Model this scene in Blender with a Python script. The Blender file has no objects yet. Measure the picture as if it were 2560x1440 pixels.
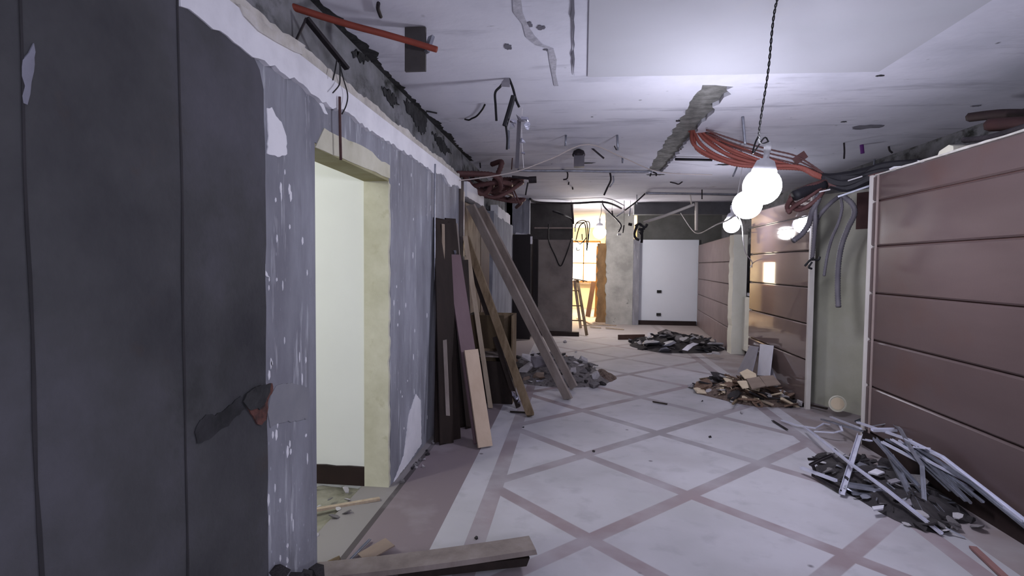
import bpy, bmesh, math, random
from mathutils import Vector, Matrix, noise
C = bpy.context.scene
COL = C.collection
R = random.Random(7)
PI = math.pi

# ------------------------------------------------------------------ camera
FPX = 1356.35; YAW = -0.11297764; PITCH = -0.04177972; ROLL = 0.00906645; H = 1.5
fw = Vector((math.sin(YAW)*math.cos(PITCH), math.cos(YAW)*math.cos(PITCH), math.sin(PITCH)))
rt = Vector((math.cos(YAW), -math.sin(YAW), 0)); up = rt.cross(fw)
r2 = rt*math.cos(ROLL)+up*math.sin(ROLL); u2 = -rt*math.sin(ROLL)+up*math.cos(ROLL)
cam_d = bpy.data.cameras.new('camera'); cam = bpy.data.objects.new('camera', cam_d); COL.objects.link(cam)
cam_d.sensor_width = 36; cam_d.lens = FPX/2560*36; cam_d.clip_start = 0.05; cam_d.clip_end = 200
cam.matrix_world = Matrix(((r2.x, u2.x, -fw.x, 0), (r2.y, u2.y, -fw.y, 0), (r2.z, u2.z, -fw.z, H), (0, 0, 0, 1)))
C.camera = cam
def at(px, py, ax, v):
    """point of the place seen at photo pixel (px,py) lying on the plane axis=v"""
    d = fw*FPX + r2*(px-1280) - u2*(py-720); i = 'xyz'.index(ax)
    return Vector((0, 0, H)) + d*((v-(0, 0, H)[i])/d[i])

# ------------------------------------------------------------------ light
w = bpy.data.worlds.new('world'); C.world = w; w.use_nodes = True
w.node_tree.nodes['Background'].inputs[0].default_value = (0.5, 0.52, 0.7, 1)
w.node_tree.nodes['Background'].inputs[1].default_value = 0.02
C.view_settings.view_transform = 'Standard'; C.view_settings.look = 'None'
C.view_settings.gamma = 1; C.view_settings.use_curve_mapping = False
C.view_settings.exposure = 0.24
BULB_NEAR = 92; BULB_MID = 65; BULB_FAR = 130
def lamp(name, kind, loc, energy, color, size=0.1, rot=None):
    d = bpy.data.lights.new(name, kind); o = bpy.data.objects.new(name, d); COL.objects.link(o)
    d.energy = energy; d.color = color; o.location = loc
    if kind == 'POINT': d.shadow_soft_size = size
    if kind == 'AREA': d.size = size
    if rot: o.rotation_euler = rot
    return o
lamp('side_room_lamp', 'POINT', (-2.7, 1.9, 2.2), 52, (0.98, 1.0, 0.90), 0.1)
lamp('fill_light_behind', 'POINT', (1.0, -1.1, 1.75), 120, (0.84, 0.85, 1.0), 0.15)  # added fill light out of view behind the camera, no known lamp
lamp('far_room_lamp', 'POINT', (1.1, 16.6, 2.2), 420, (1.0, 0.72, 0.38), 0.15)

# ------------------------------------------------------------------ materials
def lin(c):
    return tuple(((x/255)/12.92 if x/255 <= 0.04045 else ((x/255+0.055)/1.055)**2.4) for x in c)
def _n(nt, t, **k):
    n = nt.nodes.new(t)
    for a, b in k.items(): setattr(n, a, b)
    return n
def mat(name, cols, scale=(4, 4, 4), rough=0.85, bump=0.15, bscale=40, overlays=(), metallic=0.0, spec=0.3, detail=6, coat=0, bdist=0.01):
    """cols: 2-3 sRGB colours mixed by noise; overlays: (sRGB, scale, lo, hi, kind)"""
    m = bpy.data.materials.new(name); m.use_nodes = True; nt = m.node_tree; L = nt.links
    b = nt.nodes['Principled BSDF']
    tc = _n(nt, 'ShaderNodeTexCoord')
    def mapped(sc, off=0):
        mp = _n(nt, 'ShaderNodeMapping'); mp.inputs['Scale'].default_value = sc
        mp.inputs['Location'].default_value = (off, off*1.7, off*0.6)
        L.new(tc.outputs['Object'], mp.inputs[0]); return mp.outputs[0]
    nz = _n(nt, 'ShaderNodeTexNoise'); nz.inputs['Scale'].default_value = 1; nz.inputs['Detail'].default_value = detail
    nz.inputs['Roughness'].default_value = 0.6
    L.new(mapped(scale), nz.inputs[0])
    cr = _n(nt, 'ShaderNodeValToRGB'); L.new(nz.outputs[0], cr.inputs[0])
    n = len(cols)
    for i, c in enumerate(cols):
        p = 0.34+0.32*i/(n-1) if n > 1 else 0.5
        e = cr.color_ramp.elements[i] if i < 2 else cr.color_ramp.elements.new(p)
        e.position = p; e.color = (*lin(c), 1)
    if n == 1: cr.color_ramp.elements[1].position = 1; cr.color_ramp.elements[1].color = (*lin(cols[0]), 1)
    out = cr.outputs[0]
    for k, (c, sc, lo, hi, kind) in enumerate(overlays):
        if kind == 'noise':
            t = _n(nt, 'ShaderNodeTexNoise'); t.inputs['Scale'].default_value = 1; t.inputs['Detail'].default_value = 5
            t.inputs['Roughness'].default_value = 0.65; src = t.outputs[0]
        else:
            t = _n(nt, 'ShaderNodeTexVoronoi'); t.inputs['Scale'].default_value = 1; src = t.outputs['Distance']
        L.new(mapped(sc, 3.1*(k+1)), t.inputs[0])
        mr = _n(nt, 'ShaderNodeMapRange'); mr.inputs[1].default_value = lo; mr.inputs[2].default_value = hi
        L.new(src, mr.inputs[0])
        if kind == 'spots':     # voronoi spots thinned by a noise
            t2 = _n(nt, 'ShaderNodeTexNoise'); t2.inputs['Scale'].default_value = 1.3; L.new(mapped((1, 1, 1), 9.1), t2.inputs[0])
            g = _n(nt, 'ShaderNodeMapRange'); g.inputs[1].default_value = 0.5; g.inputs[2].default_value = 0.62
            L.new(t2.outputs[0], g.inputs[0])
            mu = _n(nt, 'ShaderNodeMath', operation='MULTIPLY'); L.new(mr.outputs[0], mu.inputs[0]); L.new(g.outputs[0], mu.inputs[1])
            fac = mu.outputs[0]
        else: fac = mr.outputs[0]
        mx = _n(nt, 'ShaderNodeMix', data_type='RGBA'); mx.inputs[7].default_value = (*lin(c), 1)
        L.new(fac, mx.inputs[0]); L.new(out, mx.inputs[6]); out = mx.outputs[2]
    L.new(out, b.inputs['Base Color'])
    b.inputs['Roughness'].default_value = rough; b.inputs['Metallic'].default_value = metallic
    b.inputs['Specular IOR Level'].default_value = spec
    if coat: b.inputs['Coat Weight'].default_value = coat; b.inputs['Coat Roughness'].default_value = 0.08
    if bump:
        bz = _n(nt, 'ShaderNodeTexNoise'); bz.inputs['Scale'].default_value = bscale; bz.inputs['Detail'].default_value = 5
        L.new(tc.outputs['Object'], bz.inputs[0])
        bp = _n(nt, 'ShaderNodeBump'); bp.inputs['Strength'].default_value = bump; bp.inputs['Distance'].default_value = bdist
        L.new(bz.outputs[0], bp.inputs['Height']); L.new(bp.outputs[0], b.inputs['Normal'])
    return m
def emit(name, col, s):
    m = bpy.data.materials.new(name); m.use_nodes = True
    b = m.node_tree.nodes['Principled BSDF']; b.inputs['Base Color'].default_value = (*col, 1)
    b.inputs['Emission Color'].default_value = (*col, 1); b.inputs['Emission Strength'].default_value = s
    return m

M = {}
M['putty'] = mat('grey_putty', [(124, 124, 134), (140, 141, 151), (158, 159, 170)], (4, 4, 1.3), 0.9, 0.3, 30,
    [((188, 189, 198), (14, 14, 1.6), 0.58, 0.70, 'noise'), ((190, 190, 205), (34, 34, 13), 0.13, 0.06, 'spots'),
     ((120, 120, 128), (9, 9, .7), 0.60, 0.70, 'noise')])
M['dark_plaster'] = mat('dark_grey_plaster', [(54, 54, 58), (72, 72, 75), (88, 87, 95)], (1.1, 1.1, 1.1), 0.95, 0.35, 55,
    [((55, 56, 57), (2.2, 2.2, 2.2), 0.58, 0.72, 'noise'), ((72, 64, 61), (2.0, 2.0, 2.6), 0.64, 0.8, 'noise')])
M['upper_wall'] = mat('rough_upper_wall', [(100, 100, 102), (124, 124, 128), (140, 140, 146)], (4, 4, 4), 0.95, 0.6, 20,
    [((44, 46, 44), (2.5, 2.5, 4), 0.55, 0.68, 'noise')])
M['white_plaster'] = mat('white_plaster', [(216, 215, 222), (230, 229, 236), (238, 237, 243)], (3, 3, 3), 0.85, 0.2, 25)
M['torn_board'] = mat('torn_plasterboard_edge', [(168, 162, 158), (192, 187, 180), (204, 200, 198)], (9, 9, 9), 0.9, 0.5, 30)
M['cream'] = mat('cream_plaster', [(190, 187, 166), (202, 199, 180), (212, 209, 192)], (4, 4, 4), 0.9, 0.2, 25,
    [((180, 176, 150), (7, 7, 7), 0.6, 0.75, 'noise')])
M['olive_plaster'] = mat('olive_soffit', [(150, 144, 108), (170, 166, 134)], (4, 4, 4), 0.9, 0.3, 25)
M['room_white'] = mat('side_room_paint', [(222, 223, 222), (228, 229, 228)], (1, 1, 1), 0.8, 0.05, 20)
M['ceiling'] = mat('stained_ceiling_plaster', [(198, 198, 210), (214, 213, 225), (222, 221, 232)], (.9, .9, .9), 0.9, 0.3, 14,
    [((176, 175, 188), (.8, 5, 1), 0.56, 0.72, 'noise'), ((168, 166, 174), (2.4, 2.4, 1), 0.66, 0.78, 'noise'),
     ((60, 58, 66), (4.5, 3.2, 1), 0.075, 0.03, 'spots'), ((140, 138, 146), (3, 14, 1), 0.68, 0.76, 'noise')])
M['ceiling_smooth'] = mat('smooth_ceiling_board', [(182, 182, 190), (188, 188, 197)], (.8, .8, .8), 0.85, 0.04, 14,
    [((194, 190, 190), (1, 1, 1), 0.55, 0.75, 'noise')])
M['concrete'] = mat('bare_concrete', [(96, 95, 94), (122, 121, 118), (146, 145, 142)], (9, 9, 9), 0.95, 0.8, 22)
M['far_concrete'] = mat('patched_concrete_wall', [(150, 150, 147), (172, 172, 169), (188, 188, 185)], (2.5, 2.5, 2.5), 0.95, 0.5, 20,
    [((124, 124, 122), (5, 5, 5), 0.64, 0.7, 'noise')])
M['soot_and_shade'] = mat('black_soot_mould_and_shade', [(34, 34, 36), (62, 62, 64)], (12, 12, 12), 1.0, 0.6, 30)  # black for soot and mould, also painted shade inside holes
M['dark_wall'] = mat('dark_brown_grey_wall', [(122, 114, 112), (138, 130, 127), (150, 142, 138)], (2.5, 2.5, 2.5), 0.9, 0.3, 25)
M['darker_wall'] = mat('dark_beam_paint', [(62, 60, 60), (78, 76, 76)], (3, 3, 3), 0.9, 0.3, 25)  # darker grey for the head over the left end wall
M['laminate'] = mat('brown_laminate', [(86, 71, 70), (92, 77, 76), (98, 82, 81)], (1.2, .5, 2.4), 0.32, 0.03, 60,
    [((92, 70, 65), (1, 1, 1.4), 0.52, 0.75, 'noise')], spec=0.45)
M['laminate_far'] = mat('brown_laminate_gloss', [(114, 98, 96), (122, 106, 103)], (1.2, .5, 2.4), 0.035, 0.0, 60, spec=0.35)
M['pale_trim'] = mat('pale_aluminium_trim', [(196, 190, 186), (212, 206, 202)], (6, 6, 2), 0.5, 0.1, 30)
M['skirting'] = mat('dark_brown_skirting', [(36, 26, 26), (48, 34, 33)], (8, 8, 8), 0.6, 0.1, 30)
M['green_plaster'] = mat('green_grey_plaster', [(172, 170, 154), (184, 182, 166), (192, 190, 178)], (1.6, 1.6, 1.6), 0.9, 0.15, 25)
M['column'] = mat('cream_column_plaster', [(230, 228, 214), (238, 236, 224)], (4, 4, 4), 0.9, 0.2, 25)
M['door_dark'] = mat('dark_door', [(30, 24, 27), (38, 31, 34)], (4, 4, 1), 0.55, 0.05, 25)
M['brown_frame'] = mat('reddish_brown_frame', [(84, 62, 56), (98, 74, 66)], (6, 6, 1), 0.7, 0.1, 25)
M['stained_ply'] = mat('stained_plywood', [(126, 108, 92), (150, 134, 116), (112, 88, 74)], (6, 6, 2.5), 0.8, 0.2, 25)
M['purple_board'] = mat('purple_brown_board', [(104, 84, 90), (114, 93, 99)], (6, 6, 2), 0.6, 0.05, 25)
M['tan_board'] = mat('tan_chipboard', [(186, 164, 144), (198, 177, 158)], (8, 8, 3), 0.75, 0.1, 60)
M['grey_plank'] = mat('weathered_grey_plank', [(128, 117, 112), (142, 131, 125), (154, 143, 138)], (7, 7, 2), 0.85, 0.3, 40)
M['old_timber'] = mat('old_olive_timber', [(96, 80, 62), (118, 101, 80), (132, 114, 94)], (16, 16, 2), 0.85, 0.3, 40)
M['dark_timber'] = mat('dark_stained_board', [(36, 28, 26), (48, 38, 34)], (12, 12, 2), 0.75, 0.2, 40)
M['light_stick'] = mat('split_softwood', [(164, 146, 128), (184, 168, 150)], (20, 20, 3), 0.85, 0.2, 40)
M['cardboard'] = mat('cream_cardboard', [(208, 190, 164), (220, 203, 178)], (5, 5, 5), 0.9, 0.1, 30)
M['brown_card'] = mat('brown_card', [(132, 116, 106), (144, 127, 116)], (5, 5, 5), 0.85, 0.1, 30)
M['foil'] = mat('crumpled_foil', [(200, 200, 214)], (5, 5, 5), 0.25, 0.5, 25, metallic=1.0)
M['metal_white'] = mat('white_coated_metal', [(206, 206, 222), (220, 220, 236)], (12, 12, 12), 0.4, 0.05, 30, metallic=0.3)
M['metal_grey'] = mat('galvanised_metal', [(140, 142, 152), (166, 168, 180)], (14, 14, 14), 0.38, 0.05, 30, metallic=0.7)
M['metal_dark'] = mat('dark_rusty_metal', [(40, 36, 40), (60, 54, 58)], (14, 14, 14), 0.7, 0.3, 40, metallic=0.3)
M['rust'] = mat('rusted_rod', [(70, 50, 50), (92, 66, 64)], (20, 20, 20), 0.9, 0.3, 60)
M['hose'] = mat('orange_brown_hose', [(136, 74, 66), (150, 86, 77)], (5, 5, 5), 0.6, 0.05, 30)
M['hose_dull'] = mat('dull_red_brown_hose', [(86, 58, 58), (102, 70, 69)], (5, 5, 5), 0.6, 0.05, 30)
M['hose_grey'] = mat('grey_hose', [(88, 84, 92), (106, 102, 108)], (5, 5, 5), 0.6, 0.05, 30)
M['hose_dark'] = mat('black_conduit', [(30, 29, 34), (44, 42, 48)], (5, 5, 5), 0.6, 0.05, 30)
M['orange_pipe'] = mat('orange_pipe', [(120, 54, 42), (136, 62, 48)], (5, 5, 5), 0.55, 0.05, 30)
M['wire'] = mat('black_wire', [(24, 23, 27)], rough=0.6, bump=0)
M['purple'] = mat('purple_cap', [(92, 40, 110)], rough=0.6, bump=0)
M['cord'] = mat('white_cord', [(206, 202, 204)], rough=0.7, bump=0)
M['twine'] = mat('pale_twine', [(192, 180, 176)], rough=0.9, bump=0)
M['plaster_bit'] = mat('plaster_rubble', [(168, 164, 168), (198, 194, 198)], (9, 9, 9), 0.95, 0.4, 40)
M['grey_bit'] = mat('concrete_rubble', [(104, 100, 102), (132, 128, 130)], (9, 9, 9), 0.95, 0.4, 40)
M['dark_bit'] = mat('dark_rubble', [(44, 41, 44), (66, 62, 64)], (9, 9, 9), 0.95, 0.4, 40)
M['wood_bit'] = mat('timber_scrap', [(104, 84, 72), (134, 110, 95)], (12, 12, 4), 0.9, 0.3, 40)
M['brick'] = mat('red_brick', [(84, 54, 50), (100, 66, 60), (46, 36, 36)], (14, 14, 14), 0.95, 0.6, 40)
M['dust'] = mat('rubble_dust', [(92, 88, 90), (120, 115, 116), (60, 57, 58)], (14, 14, 14), 1.0, 0.8, 45)
M['brown_dust'] = mat('brown_rubble_dust', [(84, 70, 64), (118, 102, 94), (54, 42, 38)], (16, 16, 16), 1.0, 0.8, 45)
M['rubble_floor'] = mat('broken_screed', [(112, 110, 98), (136, 133, 120), (150, 147, 136)], (5, 5, 5), 1.0, 1.0, 14,
    [((70, 68, 60), (8, 8, 8), 0.60, 0.66, 'noise')])
M['ceramic'] = mat('cream_plastic', [(206, 202, 186)], rough=0.5, bump=0)
M['gypsum_white'] = mat('white_gypsum_sheet', [(198, 196, 206), (208, 206, 216)], (4, 4, 4), 0.85, 0.1, 30)
M['gypsum_grey'] = mat('grey_gypsum_sheet', [(128, 124, 132), (140, 136, 144)], (4, 4, 4), 0.85, 0.1, 30)
M['white_panel'] = mat('white_blue_panel', [(222, 228, 240), (228, 234, 246)], (.7, .7, .7), 0.6, 0.03, 20)
M['warm_brown'] = mat('brown_torn_wall', [(104, 86, 68), (138, 116, 92)], (5, 5, 2.5), 0.95, 0.6, 20)
M['warm_room'] = mat('pale_room_paint', [(214, 202, 178), (222, 212, 190)], (2, 2, 2), 0.9, 0.1, 20)
M['warm_wood'] = mat('honey_timber', [(150, 108, 62), (176, 132, 84)], (14, 14, 2), 0.8, 0.2, 40)
M['bulb'] = emit('bulb_near_glass', (0.86, 0.87, 1.0), BULB_NEAR)
M['bulb_mid'] = emit('bulb_mid_glass', (0.86, 0.87, 1.0), BULB_MID)
M['bulb_far'] = emit('bulb_far_glass', (1.0, 0.95, 0.92), BULB_FAR)
M['day'] = emit('bright_window_pane', (1.0, 0.90, 0.70), 9)
M['bulb_base'] = mat('bulb_housing', [(214, 213, 218)], rough=0.5, bump=0)

def floor_mat():
    m = bpy.data.materials.new('marble_tile_floor'); m.use_nodes = True; nt = m.node_tree; L = nt.links
    b = nt.nodes['Principled BSDF']; tc = _n(nt, 'ShaderNodeTexCoord')
    sx = _n(nt, 'ShaderNodeSeparateXYZ'); L.new(tc.outputs['Object'], sx.inputs[0])
    X, Y = sx.outputs[0], sx.outputs[1]
    def m2(op, a, c=None, d=None):
        n = _n(nt, 'ShaderNodeMath', operation=op)
        for i, v in enumerate((a, c, d)):
            if v is None: continue
            if isinstance(v, (int, float)): n.inputs[i].default_value = v
            else: L.new(v, n.inputs[i])
        return n.outputs[0]
    gx, gy, s = 0.107, 5.629, 0.9465; c = math.sqrt(.5)
    def noise_(sc, det=6, mul=(1, 1, 1), off=0):
        mp = _n(nt, 'ShaderNodeMapping'); mp.inputs['Scale'].default_value = mul; mp.inputs['Location'].default_value = (off, off, 0)
        L.new(tc.outputs['Object'], mp.inputs[0])
        t = _n(nt, 'ShaderNodeTexNoise'); t.inputs['Scale'].default_value = sc; t.inputs['Detail'].default_value = det
        L.new(mp.outputs[0], t.inputs[0]); return t.outputs[0]
    def rng(v, lo, hi, a=0, bb=1):
        r = _n(nt, 'ShaderNodeMapRange'); L.new(v, r.inputs[0]); r.inputs[1].default_value = lo; r.inputs[2].default_value = hi
        r.inputs[3].default_value = a; r.inputs[4].default_value = bb; return r.outputs[0]
    xo = m2('SUBTRACT', X, gx); yo = m2('SUBTRACT', Y, gy)
    A = m2('MULTIPLY', m2('SUBTRACT', xo, yo), c/s)     # i
    B = m2('MULTIPLY', m2('ADD', xo, yo), -c/s)         # j
    def band(v, hw=0.052):
        d = m2('ABSOLUTE', m2('SUBTRACT', m2('FRACT', m2('ADD', v, 0.5)), 0.5))
        return rng(d, hw-.004, hw+.004, 1, 0)
    lines = m2('MAXIMUM', band(A), band(B))
    def inside(v, lo, hi):
        return m2('MULTIPLY', m2('GREATER_THAN', v, lo), m2('LESS_THAN', v, hi))
    lines = m2('MULTIPLY', lines, inside(X, -0.5, 2.0))
    lines = m2('MULTIPLY', lines, m2('LESS_THAN', Y, 11.6))
    lines = m2('MAXIMUM', lines, inside(X, -0.565, -0.455)); lines = m2('MAXIMUM', lines, inside(X, 1.965, 2.075))
    tint = noise_(1.1, 8); vein = noise_(6, 8, (1, 1, 1), 4)
    cr = _n(nt, 'ShaderNodeValToRGB'); L.new(tint, cr.inputs[0])
    e = cr.color_ramp.elements; e[0].position = .32; e[0].color = (*lin((168, 166, 171)), 1); e[1].position = .62; e[1].color = (*lin((188, 185, 193)), 1)
    def mix(f, a, bcol):
        mx = _n(nt, 'ShaderNodeMix', data_type='RGBA')
        L.new(f, mx.inputs[0]) if not isinstance(f, float) else setattr(mx.inputs[0], 'default_value', f)
        L.new(a, mx.inputs[6])
        if isinstance(bcol, tuple): mx.inputs[7].default_value = (*lin(bcol), 1)
        else: L.new(bcol, mx.inputs[7])
        return mx.outputs[2]
    col = mix(rng(vein, .55, .80, 0, .6), cr.outputs[0], (148, 145, 151))
    lc = _n(nt, 'ShaderNodeValToRGB'); L.new(noise_(.55, 3, (1, 1, 1), 7), lc.inputs[0])
    q = lc.color_ramp.elements; q[0].position = .4; q[0].color = (*lin((144, 138, 144)), 1); q[1].position = .6; q[1].color = (*lin((146, 131, 136)), 1)
    wear = m2('MULTIPLY', lines, rng(noise_(3.0, 6, (1, 1, 1), 2), .42, .66, 1.0, .55))
    col = mix(wear, col, lc.outputs[0])
    brown = inside(X, -1.13, -0.735)
    col = mix(brown, col, (128, 116, 121))
    out1 = m2('MULTIPLY', m2('GREATER_THAN', X, 2.2), rng(noise_(2.5), .35, .6, .55, 1.0))
    col = mix(out1, col, (140, 128, 128))
    col = mix(m2('LESS_THAN', X, -1.165), col, (140, 135, 135))
    col = mix(inside(X, -1.165, -1.13), col, (84, 78, 80))
    dusty = rng(noise_(2.0, 8, (1, 1, 1), 11), .55, .75, 0, .6)
    col = mix(dusty, col, (166, 160, 166))
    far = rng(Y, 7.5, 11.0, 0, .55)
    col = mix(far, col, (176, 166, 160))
    spot = _n(nt, 'ShaderNodeTexVoronoi'); spot.inputs['Scale'].default_value = 2.2; L.new(tc.outputs['Object'], spot.inputs[0])
    col = mix(rng(spot.outputs['Distance'], .045, .02, 0, .8), col, (96, 90, 96))
    L.new(col, b.inputs['Base Color'])
    b.inputs['Roughness'].default_value = 0.75; b.inputs['Specular IOR Level'].default_value = 0.25
    bp = _n(nt, 'ShaderNodeBump'); bp.inputs['Strength'].default_value = .15; bp.inputs['Distance'].default_value = .004
    L.new(noise_(30), bp.inputs['Height']); L.new(bp.outputs[0], b.inputs['Normal'])
    return m
M['floor'] = floor_mat()

# ------------------------------------------------------------------ helpers
def obj(name, bm, m, parent=None, smooth=False, recenter=True):
    bmesh.ops.remove_doubles(bm, verts=bm.verts, dist=1e-6)
    bmesh.ops.recalc_face_normals(bm, faces=bm.faces)
    me = bpy.data.meshes.new(name)
    c = Vector((0, 0, 0))
    if recenter and parent is None and len(bm.verts):
        xs = [v.co for v in bm.verts]
        c = Vector((sum(v.x for v in xs)/len(xs), sum(v.y for v in xs)/len(xs), min(v.z for v in xs)))
        bmesh.ops.translate(bm, verts=bm.verts, vec=-c)
    elif parent is not None:
        c0 = Vector(parent.get('_base', (0, 0, 0)))
        bmesh.ops.translate(bm, verts=bm.verts, vec=-c0)
    bm.to_mesh(me); bm.free()
    if smooth:
        for p in me.polygons: p.use_smooth = True
    me.materials.append(m if not isinstance(m, str) else M[m])
    o = bpy.data.objects.new(name, me); COL.objects.link(o); o.location = c
    if parent is not None:
        o.parent = parent; o.location = (0, 0, 0)
        if '_base' in parent: o['_base'] = tuple(parent['_base'])
    return o
def tag(o, label, cat, group=None, kind=None):
    o['label'] = label; o['category'] = cat
    if group: o['group'] = group
    if kind: o['kind'] = kind
    return o
def thing(name, loc, label, cat, group=None):
    o = bpy.data.objects.new(name, None); COL.objects.link(o); o.location = loc; o.empty_display_size = .1
    o['_base'] = tuple(loc)
    return tag(o, label, cat, group)
def struct(name, bm, m, parent=None):
    o = obj(name, bm, m, parent, recenter=False)
    if parent is None: o['kind'] = 'structure'
    return o
def box(bm, lo, hi):
    a, b = Vector(lo), Vector(hi)
    v = [bm.verts.new((x, y, z)) for x in (a.x, b.x) for y in (a.y, b.y) for z in (a.z, b.z)]
    for f in ((0, 1, 3, 2), (4, 6, 7, 5), (0, 4, 5, 1), (2, 3, 7, 6), (0, 2, 6, 4), (1, 5, 7, 3)): bm.faces.new([v[i] for i in f])
    return v
def B_(lo, hi):
    bm = bmesh.new(); box(bm, lo, hi); return bm
def frame_(d, upv):
    d = d.normalized(); s = d.cross(upv)
    if s.length < 1e-4: s = d.cross(Vector((1, 0, 0)))
    s.normalize(); return d, s, s.cross(d).normalized()
def beam(bm, p0, p1, w, t, upv=Vector((0, 0, 1)), nseg=1, warp=0, rag=0):
    """plank from p0 to p1, width w across, thickness t along upv; rag: splintered ends"""
    p0, p1 = Vector(p0), Vector(p1); d, s, n = frame_(p1-p0, Vector(upv)); rows = []
    for i in range(nseg+1):
        k = i/nseg; c = p0.lerp(p1, k)+n*warp*math.sin(PI*k)
        row = []
        for a, b_ in ((-1, -1), (1, -1), (1, 1), (-1, 1)):
            e = d*(R.uniform(-rag, rag) if i in (0, nseg) else 0)
            row.append(bm.verts.new(c+s*a*w/2+n*b_*t/2+e))
        rows.append(row)
    for i in range(nseg):
        for j in range(4): bm.faces.new((rows[i][j], rows[i][(j+1) % 4], rows[i+1][(j+1) % 4], rows[i+1][j]))
    bm.faces.new(rows[0]); bm.faces.new(rows[-1])
def channel(bm, pts, w, h, t=0.003, upv=Vector((0, 0, 1))):
    """U-section sheet-metal profile along a polyline"""
    pts = [Vector(p) for p in pts]; prof = [(-w/2, 0), (w/2, 0), (w/2, h), (w/2-t, h), (w/2-t, t), (-w/2+t, t), (-w/2+t, h), (-w/2, h)]
    rows = []
    for i, p in enumerate(pts):
        d = (pts[min(i+1, len(pts)-1)]-pts[max(i-1, 0)]); d, s, n = frame_(d, Vector(upv))
        rows.append([bm.verts.new(p+s*a+n*b_) for a, b_ in prof])
    for i in range(len(rows)-1):
        for j in range(8): bm.faces.new((rows[i][j], rows[i][(j+1) % 8], rows[i+1][(j+1) % 8], rows[i+1][j]))
    for r_ in (rows[0], rows[-1]):
        for q in ((0, 1, 4, 5), (1, 2, 3, 4), (0, 5, 6, 7)): bm.faces.new([r_[k] for k in q])
def smooth_path(pts, n=6):
    pts = [Vector(p) for p in pts]
    if len(pts) < 3: return pts
    out = []
    for i in range(len(pts)-1):
        p0 = pts[max(i-1, 0)]; p1 = pts[i]; p2 = pts[i+1]; p3 = pts[min(i+2, len(pts)-1)]
        for k in range(n):
            t = k/n
            out.append(0.5*((2*p1)+(-p0+p2)*t+(2*p0-5*p1+4*p2-p3)*t*t+(-p0+3*p1-3*p2+p3)*t**3))
    out.append(pts[-1]); return out
def tube(bm, pts, r, sides=8, smooth=True, n=6, corr=0, taper=1.0):
    pts = smooth_path(pts, n) if smooth else [Vector(p) for p in pts]
    if corr:   # corrugated: resample finely, alternate the radius
        L_ = [0]
        for a, b_ in zip(pts, pts[1:]): L_.append(L_[-1]+(b_-a).length)
        N = min(int(L_[-1]/corr), 260); q = []; j = 0
        for i in range(N+1):
            s = L_[-1]*i/max(N, 1)
            while j < len(L_)-2 and L_[j+1] < s: j += 1
            k = (s-L_[j])/max(L_[j+1]-L_[j], 1e-9); q.append(pts[j].lerp(pts[j+1], k))
        pts = q
    rows = []; ref = Vector((0.13, 0.29, 1)).normalized()
    for i, p in enumerate(pts):
        d = pts[min(i+1, len(pts)-1)]-pts[max(i-1, 0)]
        if d.length < 1e-7: d = Vector((0, 0, 1))
        d.normalize(); s = d.cross(ref); s = s.normalized() if s.length > .05 else d.cross(Vector((1, 0, 0))).normalized()
        nn = s.cross(d); ref = (ref - d*ref.dot(d)); ref = nn if ref.length < .05 else ref.normalized()
        rr = r*(1.0 if not corr or i % 2 else .82)*(1+(taper-1)*i/max(len(pts)-1, 1))
        rows.append([bm.verts.new(p+(s*math.cos(a)+nn*math.sin(a))*rr) for a in [2*PI*k/sides for k in range(sides)]])
    for i in range(len(rows)-1):
        for j in range(sides): bm.faces.new((rows[i][j], rows[i][(j+1) % sides], rows[i+1][(j+1) % sides], rows[i+1][j]))
    bm.faces.new(rows[0]); bm.faces.new(rows[-1][::-1])
def lathe(bm, prof, c, axis=Vector((0, 0, 1)), seg=20):
    d, s, n = frame_(Vector(axis), Vector((0, 1, 0.01))); rows = []
    for r_, h in prof:
        rows.append([bm.verts.new(Vector(c)+d*h+(s*math.cos(2*PI*k/seg)+n*math.sin(2*PI*k/seg))*max(r_, 1e-4)) for k in range(seg)])
    for i in range(len(rows)-1):
        for j in range(seg): bm.faces.new((rows[i][j], rows[i][(j+1) % seg], rows[i+1][(j+1) % seg], rows[i+1][j]))
    bm.faces.new(rows[0]); bm.faces.new(rows[-1][::-1])
def rag(a, b, n, amp, seed=0, sh=0.0):
    """ragged polyline between 2D points a and b (excl. end)"""
    rr = random.Random(seed); out = []
    dx, dy = b[0]-a[0], b[1]-a[1]; L_ = math.hypot(dx, dy) or 1; nx, ny = -dy/L_, dx/L_
    for i in range(n):
        k = i/n; o = 0 if i == 0 else rr.uniform(-amp, amp)*(1 if rr.random() < .8 else 2.0)
        kk = k if i == 0 else k+rr.uniform(-.2, .2)/n
        out.append((a[0]+dx*kk+nx*(o+sh), a[1]+dy*kk+ny*(o+sh)))
    return out
def plate(outline, thick, plane, holes=()):
    """flat plate with 2D outline; plane: function (u,v)->3D, thick: 3D offset vector"""
    bm = bmesh.new(); es = []
    for lp in [outline]+list(holes):
        lp = [p for i, p in enumerate(lp) if math.hypot(p[0]-lp[i-1][0], p[1]-lp[i-1][1]) > 1e-4]
        vs = [bm.verts.new(plane(u, v)) for u, v in lp]
        for i in range(len(vs)): es.append(bm.edges.new((vs[i], vs[(i+1) % len(vs)])))
    bmesh.ops.triangle_fill(bm, use_beauty=True, use_dissolve=False, edges=es)
    fs = list(bm.faces)
    ex = bmesh.ops.extrude_face_region(bm, geom=fs)
    bmesh.ops.translate(bm, verts=[v for v in ex['geom'] if isinstance(v, bmesh.types.BMVert)], vec=Vector(thick))
    return bm
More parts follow.
